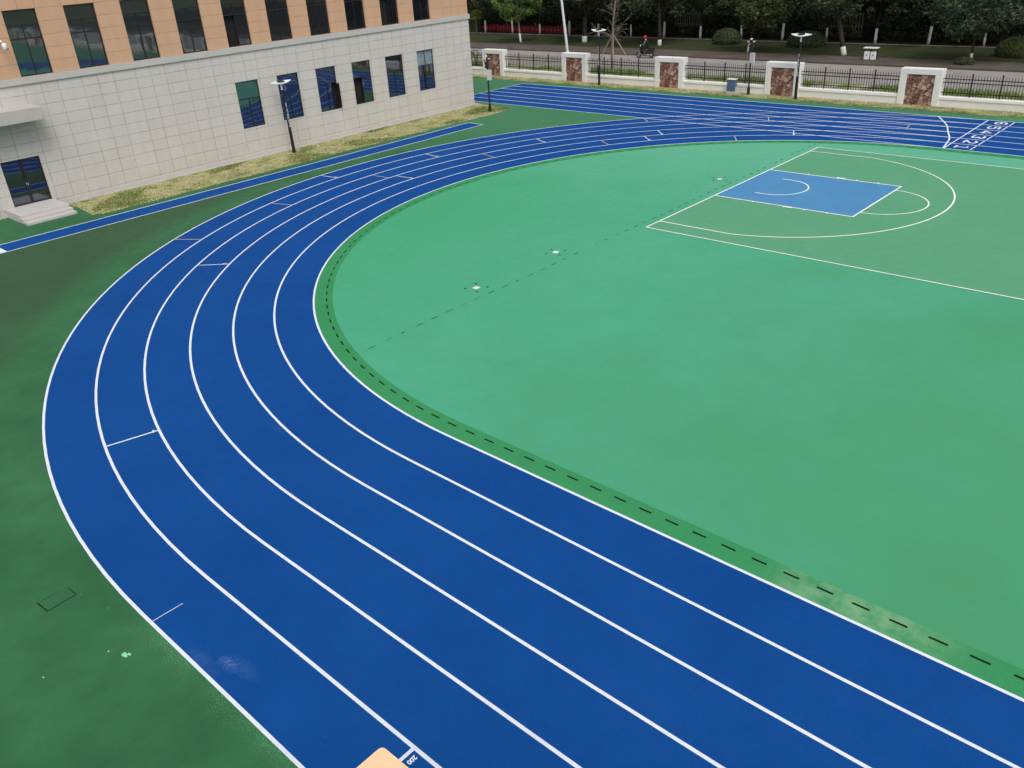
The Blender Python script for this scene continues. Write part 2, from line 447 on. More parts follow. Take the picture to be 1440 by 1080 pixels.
# back straight run-off
bs = MB()
XE = -33.4
bs.poly([tw(XE, R0), tw(6, R0), tw(6, R0 + 6 * LW), tw(XE, R0 + 6 * LW)], .004)
bs_o = bs.build('back_straight', M['blue'], kind='structure')
for k in range(7):
    l = MB(); strip(l, [tw(XE, R0 + k * LW), tw(-.02, R0 + k * LW)], .07, .016); l.build('lane_line', M['line'], bs_o)
l = MB(); strip(l, [tw(XE, R0 - .03), tw(XE, R0 + 6 * LW + .03)], .06, .020); l.build('end_line', M['line'], bs_o)

tr = MB(); annulus(tr, R0, R0 + 6 * LW, .008)
tr_o = tr.build('running_track', M['blue'], kind='structure')
for k in range(7):
    l = MB(); annulus(l, R0 + k * LW - .031, R0 + k * LW + .031, .012); l.build('lane_line', M['line'], tr_o)
# exchange / stagger marks : (lane lines from..to, angle as measured, colour)
def arcpt(r, ang):   # ang measured like the survey: atan2(y,-x)
    return tw(-r * math.cos(R(ang)), r * math.sin(R(ang)))
ticks = [(4, 3, -40.0, 0), (6, 5, -32.0, 1), (4.9, 4, -18.8, 1), (6, 5, -6.85, 0), (3.9, 3, -3.87, 1), (3, 2, -2.5, 0), (5, 4, 8.05, 0),
         (3, 2, 13.5, 1), (4, 3, 24.6, 0), (2, 1, 32.8, 1), (6, 5, 43.45, 1), (3, 2, 43.45, 0), (2, 1, 40.3, 0), (1, 0, 55.0, 1),
         (5, 4, 61.1, 1), (2, 1, 64.85, 0), (4, 3, 81.0, 1)]
for a, b, ang, c in ticks:
    l = MB(); strip(l, [arcpt(R0 + b * LW, ang), arcpt(R0 + a * LW, ang)], .05, .020)
    if not c:
        # little serif where the mark meets the inner line
        q = arcpt(R0 + (b + .10) * LW, ang + .25); q2 = arcpt(R0 + (b + .22) * LW, ang + .12)
        strip(l, [q, q2], .05, .024)
    l.build('stagger_mark', M['tick_tan'] if c else M['line'], tr_o)
l = MB(); strip(l, [(-1.34, -20.27), (-1.03, -19.15)], .05, .020); strip(l, [(-1.13, -19.22), (-1.02, -19.28)], .05, .024); l.build('stagger_mark', M['line'], tr_o)
l = MB(); strip(l, [tw(.31, -R0 - 6 * LW), tw(.31, -R0 - 5.52 * LW)], .016, .020); l.build('chalk_mark', M['line'], tr_o)
l = MB(); strip(l, [tw(5.68, -R0 - 6 * LW), tw(5.67, -R0 - 5 * LW)], .06, .020); l.build('start_line', M['line'], tr_o)
# start box with lane numbers on the back straight
l = MB(); strip(l, [(5.07, 17.38), (4.98, 24.70)], .06, .020); l.build('start_line', M['line'], tr_o)
for k in range(6):
    l = MB(); strip(l, [tw(1.02, R0 + k * LW + .12), tw(1.02, R0 + (k + 1) * LW - .12)], .055, .020); l.build('box_line', M['line'], tr_o)
def bez(pts, n=8):
    out = []
    P = [pts[0]] + pts + [pts[-1]]
    for i in range(1, len(P) - 2):
        for j in range(n):
            t = j / n; a, b, c, d = [Vector(P[i + k]) for k in (-1, 0, 1, 2)]
            out.append(tuple(.5 * ((2 * b) + (c - a) * t + (2 * a - 5 * b + 4 * c - d) * t * t + (3 * b - a - 3 * c + d) * t ** 3)))
    out.append(pts[-1]); return out
l = MB(); strip(l, bez([(2.45, 24.70), (3.5, 22.7), (4.13, 20.98), (4.64, 19.57), (4.84, 18.6), (5.03, 17.42)]), .075, .024); l.build('curved_start_line', M['line'], tr_o)
def text_mesh(name, body, size, loc, rz, mat, parent, sx=1, sy=1, bold=.0):
    cu = bpy.data.curves.new(name, 'FONT'); cu.body = body; cu.size = size; cu.align_x = 'CENTER'; cu.align_y = 'CENTER'; cu.offset = bold
    t = bpy.data.objects.new(name, cu); COL.objects.link(t)
    dg = bpy.context.evaluated_depsgraph_get(); dg.update()
    me = bpy.data.meshes.new_from_object(t.evaluated_get(dg))
    bpy.data.objects.remove(t)
    me.materials.clear(); me.materials.append(mat)
    o = bpy.data.objects.new(name, me); COL.objects.link(o)
    o.matrix_world = Matrix.Translation(loc) @ Matrix.Rotation(rz, 4, 'Z') @ Matrix.Diagonal((sx, sy, 1, 1))
    o.parent = parent
    return o
DIG = {1: [[(-.14, .17), (.02, .25), (.02, -.25)], [(-.14, -.25), (.18, -.25)]],
       2: [[(-.19, .12), (-.12, .23), (.02, .25), (.16, .2), (.17, .08), (.05, -.05), (-.19, -.24)], [(-.20, -.235), (.21, -.235)]],
       3: [[(-.19, .2), (-.02, .25), (.15, .21), (.17, .1), (.02, .015), (.18, -.08), (.17, -.2), (.0, -.25), (-.19, -.2)]],
       4: [[(.10, -.26), (.10, .25), (-.20, -.08)], [(-.22, -.10), (.22, -.10)]],
       5: [[(.19, .235), (-.14, .235), (-.17, .02), (.02, .06), (.18, -.02), (.18, -.17), (.02, -.25), (-.19, -.2)]],
       6: [[(.17, .2), (.0, .25), (-.15, .15), (-.19, -.05), (-.15, -.2), (.0, -.25), (.15, -.2), (.17, -.07), (.05, .02), (-.14, -.04)]]}
for k in range(6):
    l = MB(); zz = .020
    for st_ in DIG[k + 1]:
        pts = bez(st_, 5) if len(st_) > 3 else st_
        wpts = [tw(.52 + p[1] * 1.05, R0 + (k + .5) * LW - p[0] * 1.45) for p in pts]
        n0 = len(l.v); strip(l, wpts, .105, zz)
        l.v = l.v[:n0] + [(v[0], v[1], v[2] + .0001 * ((m_ - n0) // 2)) for m_, v in enumerate(l.v) if m_ >= n0]
        zz += .005
    l.build('lane_number', M['line'], tr_o)
x, y = tw(5.79, -R0 - 5.13 * LW)
text_mesh('distance_mark', '200', .105, (x, y, .020), -PI / 2, M['line'], tr_o, .95, 1.0, .004)

# border strip, infield and court
b = MB(); annulus(b, R0 - .60, R0 - .03, .008)
bo = b.build('infield_border', M['border'], kind='structure')
i_ = MB(); i_.poly(stadium(R0 - .60), .008)
inf = i_.build('infield', M['infield'], kind='structure')
# slots of the drain channel, following the inner edge
sl = MB()
def drain_pt(s, r):
    # s: distance along from the start of the near straight (positive = east along it)
    if s >= 0: return tw(s, -r)
    a = -s / r
    if a < PI: return tw(-r * math.sin(a), -r * math.cos(a))
    return tw(-s - PI * r, r)
s = .11 + .6 * 38
while s > -62:
    r = R0 - .41; w = .022
    a0, a1 = s, s + .285
    q = [drain_pt(a0, r - w), drain_pt(a1, r - w), drain_pt(a1, r + w), drain_pt(a0, r + w)]
    sl.poly(q, .012); s -= .6
sl.build('drain_slots', M['dark'], bo)
d2 = MB(); y = -13.2
rr = random.Random(3)
while y < 15.6:
    ln = .27 if rr.random() < .75 else .16
    x = -.42 + .035 * math.sin(y * .8)
    w = rr.choice([.008, .013, .018, .018]) if y < 0 else .019
    if rr.random() < .9: rect(d2, x - w, x + w, y, y + ln, .012)
    y += .6 if y > -1 else .62
d2.build('joint_slots', M['dark'], inf)

# basketball court
co = MB(); rect(co, 0, 28, 0, 15, .012)
co_o = co.build('basketball_court', M['court'], kind='structure')
for x0, x1 in ((0, 5.8), (22.2, 28)):
    k = MB(); rect(k, x0, x1, 5.05, 9.95, .016); k.build('key_area', M['key'], co_o)
def cline(pts, w=.05, z=.020): 
    l = MB(); strip(l, pts, w + .008, z); return l.build('court_line', M['court_line'], co_o)
def circ(cx, cy, r, a0, a1, n=48): return [(cx + r * math.cos(R(a0 + (a1 - a0) * i / n)), cy + r * math.sin(R(a0 + (a1 - a0) * i / n))) for i in range(n + 1)]
for sgn in (0, 1):
    fx = (lambda p: (28 - p[0], p[1])) if sgn else (lambda p: p)
    c = lambda pts, w=.055, z=.020: cline([fx(p) for p in pts], w, z)
    c([(0, -.02), (0, 15.02)], .055, .024)
    c([(0, 5.05), (5.8, 5.05)], .06); c([(0, 9.95), (5.8, 9.95)], .06); c([(5.8, 5.02), (5.8, 9.98)], .06, .024)
    c([(0, .92), (2.99, .92)] + circ(1.575, 7.5, 6.73, -77.9, 77.9, 64) + [(2.99, 14.08), (0, 14.08)], .055)
    c(circ(5.8, 7.5, 1.8, -90, 90), .05)
    c([(1.2, 6.25)] + circ(1.575, 7.5, 1.25, -90, 90, 40) + [(1.2, 8.75)], .05)
    l = MB()
    for yy, sg in ((5.05, -1), (9.95, 1)):
        for xx, ww in ((1.75, .05), (2.6, .05), (3.05, .38), (3.9, .06), (4.8, .06)):
            if ww == .05 and xx > 2: continue
            pts = [fx((xx, yy + sg * .02)), fx((xx + ww, yy + sg * .02)), fx((xx + ww, yy + sg * .13)), fx((xx, yy + sg * .13))]
            area = sum(pts[i][0] * pts[(i + 1) % 4][1] - pts[(i + 1) % 4][0] * pts[i][1] for i in range(4))
            l.poly(pts if area > 0 else pts[::-1], .028)
    l.build('rebound_mark', M['court_line'], co_o)
cline([(0, 0), (28, 0)]); cline([(0, 15), (28, 15)]); cline([(14, 0), (14, 15)], .05, .028); cline(circ(14, 7.5, 1.8, 0, 360), .05, .024)

# small paint splashes and dust
def blob(cx, cy, r, n=14, seed=1, sx=1, sy=1):
    q = random.Random(seed); return [(cx + sx * r * q.uniform(.45, 1.15) * math.cos(2 * PI * i / n), cy + sy * r * q.uniform(.45, 1.15) * math.sin(2 * PI * i / n)) for i in range(n)]
l = MB()
for i, (x, y, r) in enumerate([(5.42, -23.08, .062), (5.47, -23.03, .04), (5.13, -23.22, .022), (4.85, -24.15, .02), (3.35, -22.9, .010), (4.1, -22.75, .010)]):
    l.poly(blob(x, y, r, 12, i, 1.3, .7), .004)
l.build('paint_splash', M['splat'], outer_o)

# floor sockets
def socket():
    t = empty('floor_socket', (0, 0, 0))
    l = MB()
    l.box(-.095, .095, -.095, .095, .009, .016)
    l.build('lid', M['white'], t)
    for sx in (-1, 1):
        for sy in (-1, 1):
            l = MB(); l.box(min(sx * .22, sx * .30), max(sx * .22, sx * .30), min(sy * .22, sy * .28), max(sy * .22, sy * .28), .0085, .014)
            l.build('corner_gap', M['dark'], t)
    return t
s0 = socket()
for i, (x, y, lab) in enumerate([(-1.1, -8.11, 'small white floor socket lid in the infield, nearest to the bend of the track'),
                                 (-1.12, -4.03, 'small white floor socket lid in the infield, between bend and court'),
                                 (-1.15, 7.47, 'small white floor socket lid just behind the baseline, level with the blue key')]):
    o = s0 if i == 0 else copy_tree(s0)
    o.location = (x, y, 0); o.rotation_euler = (0, 0, .3 * i); tag(o, lab, 'floor socket', 'floor sockets in the infield')
# inspection cover
t = empty('inspection_cover', (3.12, -23.23, 0), R(4), 'green rubber covered inspection lid with black gap, on the surround left of the track', 'manhole cover')
l = MB(); l.box(-.17, .17, -.25, .25, .0, .006); l.build('lid', M['lidgreen'], t)
l = MB(); l.box(-.19, .19, -.272, -.252, .001, .005); l.box(.172, .186, -.25, .24, .001, .005); l.box(-.1, .19, .252, .266, .001, .004); l.box(-.185, -.172, -.2, .1, .001, .004); l.build('gap', M['dark'], t)

# ground beyond the court: grass strips, apron
g = MB(); rect(g, -45, 100, 26.0, 27.45, .010)
g.build('rear_grass_bed', M['drygrass'], kind='structure')
g = MB(); pts = [(-25.3, -11.25), (-23.9, -11.2), (-22.0, -11.4), (-21.75, -10.4), (-21.85, -6), (-21.75, 0), (-21.9, 5), (-21.8, 10), (-21.55, 13.4), (-21.55, 14.8), (-21.7, 16.3), (-23.0, 16.75), (-25.1, 17.0), (-27, 17.05), (-27, 16.4), (-25.3, 16.4)]
g.poly(pts, .010); g.build('building_grass_bed', M['drygrass'], kind='structure')
def blades(name, region, n, hmin, hmax, mat, seed, kind='stuff', label='', cat='grass', zz=.0):
    q = random.Random(seed); mb = MB()
    k = 0
    while k < n:
        x, y, ok = region(q)
        if not ok: continue
        h = q.uniform(hmin, hmax); a = q.uniform(0, 2 * PI); w = q.uniform(.012, .03)
        dx, dy = math.cos(a) * w, math.sin(a) * w; lx, ly = q.gauss(0, .45) * h, q.gauss(0, .45) * h
        mb.add([(x - dx, y - dy, zz), (x + dx, y + dy, zz), (x + lx, y + ly, zz + h)], [(0, 1, 2)])
        k += 1
    return mb.build(name, mat, label=label, cat=cat, kind=kind)
def cluster(q, x, y, f):   # cheap lumpy density
    return (math.sin(x * 1.9 + 1.3 * math.sin(y * 1.1)) + math.sin(y * 2.3 + 2 * math.sin(x * 1.7)) + q.uniform(-1.8, 1.8)) > f
def reg1(q):
    y = q.uniform(-11.3, 16.6); x = q.uniform(-24.95, -21.7)
    return x, y, cluster(q, x, y, -.5)
def reg2(q):
    x = q.uniform(-38, 9); y = q.uniform(26.02, 27.36)
    return x, y, cluster(q, x, y, -.6)
blades('dry_lawn', reg1, 26000, .02, .07, M['blade_dry'], 5, label='yellowed patchy grass strip growing along the foot of the tiled building')
blades('dry_grass_strip', reg2, 15000, .03, .10, M['blade_dry'], 6, label='yellowed grass strip growing along the foot of the white boundary wall')

def reg4(q):
    y = q.uniform(-11.3, 16.6); x = q.uniform(-24.95, -21.75)
    return x, y, (math.sin(x * 1.1 + 2.1 * math.sin(y * .55)) + math.sin(y * 1.25 + 1.5 * math.sin(x * 1.3)) + q.uniform(-.35, .35)) > .85
blades('green_tufts', reg4, 9000, .04, .11, M['blade_green'], 15, label='greener tufts scattered in the yellowed strip beside the tiled building')
def reg5(q):
    x = q.uniform(-38, 9); y = 26.0 + .45 * q.random() ** 1.5
    return x, y, (math.sin(x * .9) + math.sin(x * 2.3 + 1) + q.uniform(-1, 1)) > -.2
blades('edge_grass', reg5, 6000, .03, .09, M['blade_green'], 16, label='greener grass fringe where the rear strip meets the green rubber')
# beyond the wall
g = MB(); rect(g, -140, 120, 27.9, 33.4, 0); g.build('verge', M['verge'], kind='structure')
g = MB(); rect(g, -140, 120, 33.4, 41.5, -.02); g.build('road', M['road'], kind='structure')
g = MB(); g.box(-140, 120, 41.5, 41.65, -.05, .10); g.build('kerb', M['darkkerb'], kind='structure')
g = MB(); rect(g, -140, 120, 41.65, 44.9, .09); g.build('pavement', M['pave'], kind='structure')
g = MB(); g.box(-140, 120, 44.9, 45.02, 0, .12); g.build('kerb', M['darkkerb'], kind='structure')
g = MB(); rect(g, -140, 120, 45.02, 52.6, .10); g.build('park_grass', M['parkgrass'], kind='structure')
g = MB(); g.box(-140, 120, 52.6, 52.75, 0, .16); g.build('kerb', M['kerbgrey'], kind='structure')
g = MB(); rect(g, -140, 120, 52.75, 100, .08); g.build('woodland_floor', M['soil'], kind='structure')
def reg3(q):
    x = q.uniform(-42, 9); y = q.uniform(29.5, 33.0)
    return x, y, (math.sin(x * .45 + 1.0) + .5 * math.sin(x * 1.3) + q.uniform(-.5, .5)) > -.1
blades('verge_grass', reg3, 17000, .12, .36, M['blade_green'], 9, label='bright green grass tufts on the roadside verge behind the railings')

# ------------------------------------------------------------------ boundary wall
PX0 = -34.6; PER = 8.45; PW = 2.32
ordn = ['first', 'second', 'third', 'fourth', 'fifth', 'sixth']
def pillar():
    t = empty('wall_pillar')
    f = MB(); w = PW
    f.cbox(0, .38, -.02, .58, 0, 1.70, .015); f.cbox(w - .38, w, -.02, .58, 0, 1.70, .015); f.cbox(-.002, w + .002, -.024, .584, 1.702, 2.02, .02)
    f.box(.381, w - .381, .2, .5, 0, 1.70)
    f.build('render_frame', M['whitewall'], t)
    s = MB(); q = random.Random(4)
    nx, nz = 14, 16; x0, x1, z0, z1 = .381, w - .381, 0, 1.70
    vs = []
    for j in range(nz + 1):
        for i in range(nx + 1):
            vs.append((x0 + (x1 - x0) * i / nx, .05 + q.uniform(-.018, .018), z0 + (z1 - z0) * j / nz))
    fs = [(j * (nx + 1) + i, j * (nx + 1) + i + 1, (j + 1) * (nx + 1) + i + 1, (j + 1) * (nx + 1) + i) for j in range(nz) for i in range(nx)]
    s.add(vs, fs); s.box(x0, x1, .08, .199, 0, 1.70)
    s.build('stone_panel', M['rubble'], t)
    return t
p0 = pillar()
PN = 6
plab = ['white pillar with red rubble panel, leftmost, beside the building corner',
        'white pillar with red rubble panel, below the tall leaning white pole',
        'white pillar with red rubble panel, just right of the scooter rider',
        'white pillar with red rubble panel, partly behind a black garden lamp',
        'white pillar with red rubble panel, rightmost and nearest to the lane numbers',
        'white pillar with red rubble panel, past the right edge of the railings']
for k in range(PN):
    o = p0 if k == 0 else copy_tree(p0)
    o.location = (PX0 + PER * k, 27.40, 0); tag(o, plab[k], 'pillar', 'stone panelled pillars of the boundary wall')
def wall_seg(x0, x1, lab, grp='low white wall sections between the pillars'):
    t = empty('boundary_wall', (x0, 27.46, 0), 0, lab, 'wall', grp)
    L = x1 - x0
    w = MB(); w.box(.001, L - .001, 0, .36, -.05, .40); w.build('wall_base', M['whitewall'], t)
    w = MB(); w.cbox(.003, L - .003, -.045, .405, .402, .575, .02); w.build('coping', M['coping'], t)
def railing(x0, x1, lab):
    t = empty('iron_fence', (x0, 27.64, 0), 0, lab, 'fence', 'black iron railings between the pillars')
    L = x1 - x0
    for z in (1.52, 1.325, .775):
        w = MB(); w.box(.002, L - .002, -.02, .02, z - .023, z + .023); w.build('rail', M['iron'], t)
    post = None; pick = None
    for i in range(1, 4):
        if post is None:
            w = MB(); w.box(-.033, .033, -.033, .033, .576, 1.80); w.box(-.038, .038, -.038, .038, 1.80, 1.83)
            post = w.build('post', M['iron'], t); o = post
        else:
            o = post.copy(); COL.objects.link(o)
        o.location = (L * i / 4, 0, 0)
    n = 40
    for i in range(1, n):
        if i % 10 == 0: continue
        if pick is None:
            w = MB(); w.box(-.0125, .0125, -.0125, .0125, .60, 1.68)
            w.add([(-.016, -.016, 1.68), (.016, -.016, 1.68), (.016, .016, 1.68), (-.016, .016, 1.68), (0, 0, 1.76)], [(0, 1, 4), (1, 2, 4), (2, 3, 4), (3, 0, 4), (3, 2, 1, 0)])
            pick = w.build('picket', M['iron'], t); o = pick
        else:
            o = pick.copy(); COL.objects.link(o)
        o.location = (L * i / n, 0, 0)
for k in range(PN, 15):
    o = copy_tree(p0); o.location = (PX0 + PER * k, 27.40, 0)
    tag(o, 'white pillar of the boundary wall beyond the right edge, mirrored in the upper windows', 'pillar', 'wall pillars beyond the right edge')
wl = ['left of the leftmost pillar', 'between the leftmost and second pillars', 'between the second and middle pillars',
      'between the middle and fourth pillars, behind the blue box', 'between the fourth and rightmost pillars', 'right of the rightmost pillar']
for k in range(15):
    x1 = PX0 + PER * k; x0 = x1 - PER + PW
    if k >= 6: wall_seg(x0, x1, 'low white wall beyond the right edge, mirrored in the upper windows', 'low walls beyond the right edge')
    else:
        wall_seg(x0, x1, 'low white wall with coping, ' + wl[k]); railing(x0, x1, 'black iron picket railing, ' + wl[k])

# ------------------------------------------------------------------ school building
X0 = -25.32; YC = 16.76
bld = empty('school_building', (X0, YC, 0), 0, 'school building with pale stone ground floor and orange panelled floor above', 'building')
def bp(mb, name, mat, parent=None, **k):
    """build in world coordinates under the building"""
    o = mb.build(name, mat, **k)
    p = parent or bld
    o.parent = p
    if p is bld: o.matrix_parent_inverse = Matrix.Translation((-X0, -YC, 0))
    return o
low = [(-1.10 + 2.607 * i, .30 + 2.607 * i, 1.60, 4.0) for i in range(6)]
up_ = [(-11.43 + 2.605 * i, -10.02 + 2.605 * i, 5.745, 8.425) for i in range(-3, 10)]
door = [(-13.43, -11.73, .36, 2.38)]
def wall_sheet(y0, y1, z0, z1, openings, depth, x=X0):
    mb = MB()
    ys = sorted({y0, y1} | {v for o in openings for v in o[:2]}); zs = sorted({z0, z1} | {v for o in openings for v in o[2:]})
    for i in range(len(ys) - 1):
        for j in range(len(zs) - 1):
            cy, cz = (ys[i] + ys[i + 1]) / 2, (zs[j] + zs[j + 1]) / 2
            if any(o[0] < cy < o[1] and o[2] < cz < o[3] for o in openings): continue
            mb.add([(x, ys[i], zs[j]), (x, ys[i + 1], zs[j]), (x, ys[i + 1], zs[j + 1]), (x, ys[i], zs[j + 1])], [(0, 1, 2, 3)])
    for (a, b, c, d) in openings:
        xi = x - depth
        mb.add([(x, a, c), (x, b, c), (x, b, d), (x, a, d), (xi, a, c), (xi, b, c), (xi, b, d), (xi, a, d)],
               [(0, 4, 5, 1), (1, 5, 6, 2), (2, 6, 7, 3), (3, 7, 4, 0)])
    return mb
YS = -30.0; XB = -39.0
w = wall_sheet(YS, YC, -.05, 5.45, low + door, .16)
w.add([(X0, YC, -.05), (XB, YC, -.05), (XB, YC, 5.45), (X0, YC, 5.45)], [(0, 1, 2, 3)])
bp(w, 'stone_wall', M['stone'])
w = wall_sheet(YS, YC - .02, 5.70, 9.9, up_, .20, X0 - .01)
w.add([(X0 - .01, YC - .02, 5.70), (XB, YC - .02, 5.70), (XB, YC - .02, 9.9), (X0 - .01, YC - .02, 9.9)], [(0, 1, 2, 3)])
bp(w, 'panel_wall', M['orange'])
w = MB(); w.box(XB, X0 + .07, YS, YC + .08, 5.45, 5.735); bp(w, 'cornice', M['cornice'])
w = MB(); w.box(XB, X0 - .26, YS, YC - .26, -.05, 9.7); bp(w, 'rooms', M['inside'])
w = MB(); w.box(XB, X0 + .05, YS, YC + .03, 9.9, 10.3); bp(w, 'roof', M['roof'])
# apron at the foot of the wall
w = MB(); w.box(X0 + .001, X0 + .24, -11.45, YC + .25, -.05, .045); w.box(X0 - 3, X0, YC + .001, YC + .25, -.05, .05); bp(w, 'apron', M['concrete'])
w = MB(); w.box(X0 + .001, X0 + .03, -11.6, YC + .03, .05, .20); bp(w, 'plinth', M['cornice'])

def window(a, b, c, d, xf, style, seed=0):
    q = random.Random(seed)
    f = MB(); t = .05; x0, x1 = xf - .03, xf + .03
    f.box(x0, x1, a + .001, a + t, c + .001, d - .001); f.box(x0, x1, b - t, b - .001, c + .001, d - .001)
    f.box(x0, x1, a + t, b - t, c + .001, c + t); f.box(x0, x1, a + t, b - t, d - t, d - .001)
    ym = (a + b) / 2
    panes = []
    if style == 'low':
        zt = c + (d - c) * .625
        f.box(x0, x1, a + t, b - t, zt - .025, zt + .025)
        f.box(x0 + .005, x1 - .005, ym - .022, ym + .022, c + t, zt - .025)
        panes = [(a + t, ym - .022, c + t, zt - .025), (ym + .022, b - t, c + t, zt - .025), (a + t, b - t, zt + .025, d - t)]
    else:
        z1, z2 = d - .62, c + 1.52
        f.box(x0, x1, a + t, b - t, z2 - .028, z2 + .028); f.box(x0, x1, a + t, b - t, z1 - .02, z1 + .02)
        f.box(x0 + .005, x1 - .005, ym - .022, ym + .022, c + t, z2 - .028); f.box(x0 + .005, x1 - .005, ym - .018, ym + .018, z2 + .028, z1 - .02)
        panes = [(a + t, ym - .022, c + t, z2 - .028), (ym + .022, b - t, c + t, z2 - .028), (a + t, ym - .018, z2 + .028, z1 - .02), (ym + .018, b - t, z2 + .028, z1 - .02), (a + t, b - t, z1 + .02, d - t)]
    win = bp(f, 'window', M['frame'])
    return win, panes
def pane(win, p, xf, mat, tilt=0, name='pane'):
    a, b, c, d = p
    m = MB(); e = math.tan(R(tilt)) * (b - a)
    m.add([(xf, a, c), (xf + e, b, c), (xf + e, b, d), (xf, a, d), (xf - .008, a, c), (xf + e - .008, b, c), (xf + e - .008, b, d), (xf - .008, a, d)],
          [(0, 1, 2, 3), (7, 6, 5, 4), (0, 4, 5, 1), (1, 5, 6, 2), (2, 6, 7, 3), (3, 7, 4, 0)])
    return bp(m, name, mat, win)
for i, (a, b, c, d) in enumerate(low):
    xf = X0 - .10
    win, ps = window(a, b, c, d, xf, 'low', i)
    for j, p in enumerate(ps):
        if i == 2 and j == 1:      # sash slid open: dark gap with a swung leaf
            w_ = p[1] - p[0]
            pane(win, (p[0] + .02, p[0] + w_ * .42, p[2], p[3]), xf + .012, M['glass'], 0); 
            m = MB(); m.box(xf - .02, xf + .34, p[1] - .03, p[1] - .005, p[2] + .02, p[3] - .02); bp(m, 'open_sash', M['frame'], win)
            continue
        if i == 3 and j == 0: continue
        if i == 5 and j == 2:
            pane(win, p, xf, M['curtain'], 0, 'blind'); 
            m = MB(); m.box(xf - .01, xf + .03, (p[0] + p[1]) / 2 - .02, (p[0] + p[1]) / 2 + .02, p[2], p[3]); bp(m, 'mullion', M['frame'], win)
            continue
        pane(win, p, xf, M['glass'], random.Random(i * 7 + j).uniform(-.35, .35))
for i, (a, b, c, d) in enumerate(up_):
    xf = X0 - .13
    win, ps = window(a, b, c, d, xf, 'up', i)
    for j, p in enumerate(ps):
        if i - 3 == 4 and j == 0: continue
        if i - 3 == 8 and j == 0: continue
        pane(win, p, xf, M['glass'] if i < 7 else M['glass_dark'], random.Random(i * 5 + j).uniform(-.4, .4))
# entrance door
a, b, c, d = door[0]; xf = X0 - .10
f = MB(); f.box(xf - .03, xf + .03, a + .001, a + .06, c, d - .001); f.box(xf - .03, xf + .03, b - .06, b - .001, c, d - .001); f.box(xf - .03, xf + .03, a + .06, b - .06, d - .07, d - .001)
f.box(xf - .02, xf + .02, a + .06, b - .06, c, c + .08); ym = (a + b) / 2
f.box(xf - .025, xf + .035, ym - .06, ym + .06, c + .08, d - .07)
dr = bp(f, 'door', M['frame'])
pane(dr, (a + .06, ym - .06, c + .08, d - .07), xf, M['glass_dark'], .2); pane(dr, (ym + .06, b - .06, c + .08, d - .07), xf, M['glass_dark'], -.2)
m = MB(); m.box(xf + .036, xf + .06, ym - .04, ym - .022, c + .86, c + .96); m.box(xf + .036, xf + .06, ym + .022, ym + .04, c + .84, c + .94); bp(m, 'handle', M['silver'], dr)
# canopy over it
m = MB(); m.cbox(X0 + .002, X0 + 1.15, -14.9, -11.42, 4.03, 4.60, .02); bp(m, 'canopy', M['canopy'])
# steps
for k, (xe, z0, z1) in enumerate([(-23.62, .245, .36), (-23.28, .125, .243), (-22.94, 0, .123)]):
    m = MB(); m.cbox(X0 + (.03 if k else .002), xe, -13.86 + .0015 * k, -11.68 - .0015 * k, z0, z1, .012); bp(m, 'step', M['granite'])
# dome camera with its cable
m = MB(); m.tube([(X0 + .02, -12.05, 7.32), (X0 + .42, -11.98, 7.32), (X0 + .5, -11.95, 7.24)], .045, 10); m.lathe([(.001, .10), (.06, .095), (.10, .04), (.11, -.02), (.105, -.10), (.07, -.19), (.001, -.22)][::-1], (X0 + .52, -11.9, 7.12), 16)
cam_o = bp(m, 'security_camera', M['white'], smooth=True)
m = MB(); m.tube([(X0 + .015, -11.93, 7.32), (X0 + .015, -11.95, 7.95)], .012, 6); bp(m, 'cable', M['black'], cam_o)
m = MB(); m.lathe([(.001, -.04), (.03, -.03), (.035, 0), (.001, .002)], (X0 + .60, -11.83, 6.99), 10); bp(m, 'lens', M['black'], cam_o)

# photographer's own wing: flat roofed block whose corner shows at the bottom edge
wing = empty('building_wing', (14.3, -24.2, 0), 0, 'peach coping corner of a flat roofed wing at the bottom edge', 'building')
def rcorner(x0, x1, y0, y1, z0, z1, r, mi=0):
    mb = MB(); pts = [(x1, y1), (x1, y0), (x0, y0)]
    pts = [(x0, y0), (x1, y0), (x1, y1)] + [(x0 + r + r * math.cos(t), y1 - r + r * math.sin(t)) for t in [PI / 2 + i * PI / 2 / 8 for i in range(9)]]
    n = len(pts)
    mb.add([(p[0], p[1], z0) for p in pts] + [(p[0], p[1], z1) for p in pts], [tuple(range(n))[::-1], tuple(range(n, 2 * n))] + [(i, (i + 1) % n, n + (i + 1) % n, n + i) for i in range(n)])
    return mb
o = rcorner(.05, 9, -11, -.05, 0, 5.8, .03).build('wall', M['peachwall'], wing)
o = rcorner(.0, 9.05, -11.05, 0, 5.802, 6.0, .03).build('coping', M['peach'], wing)
wing.location = (14.385, -24.215, 0)

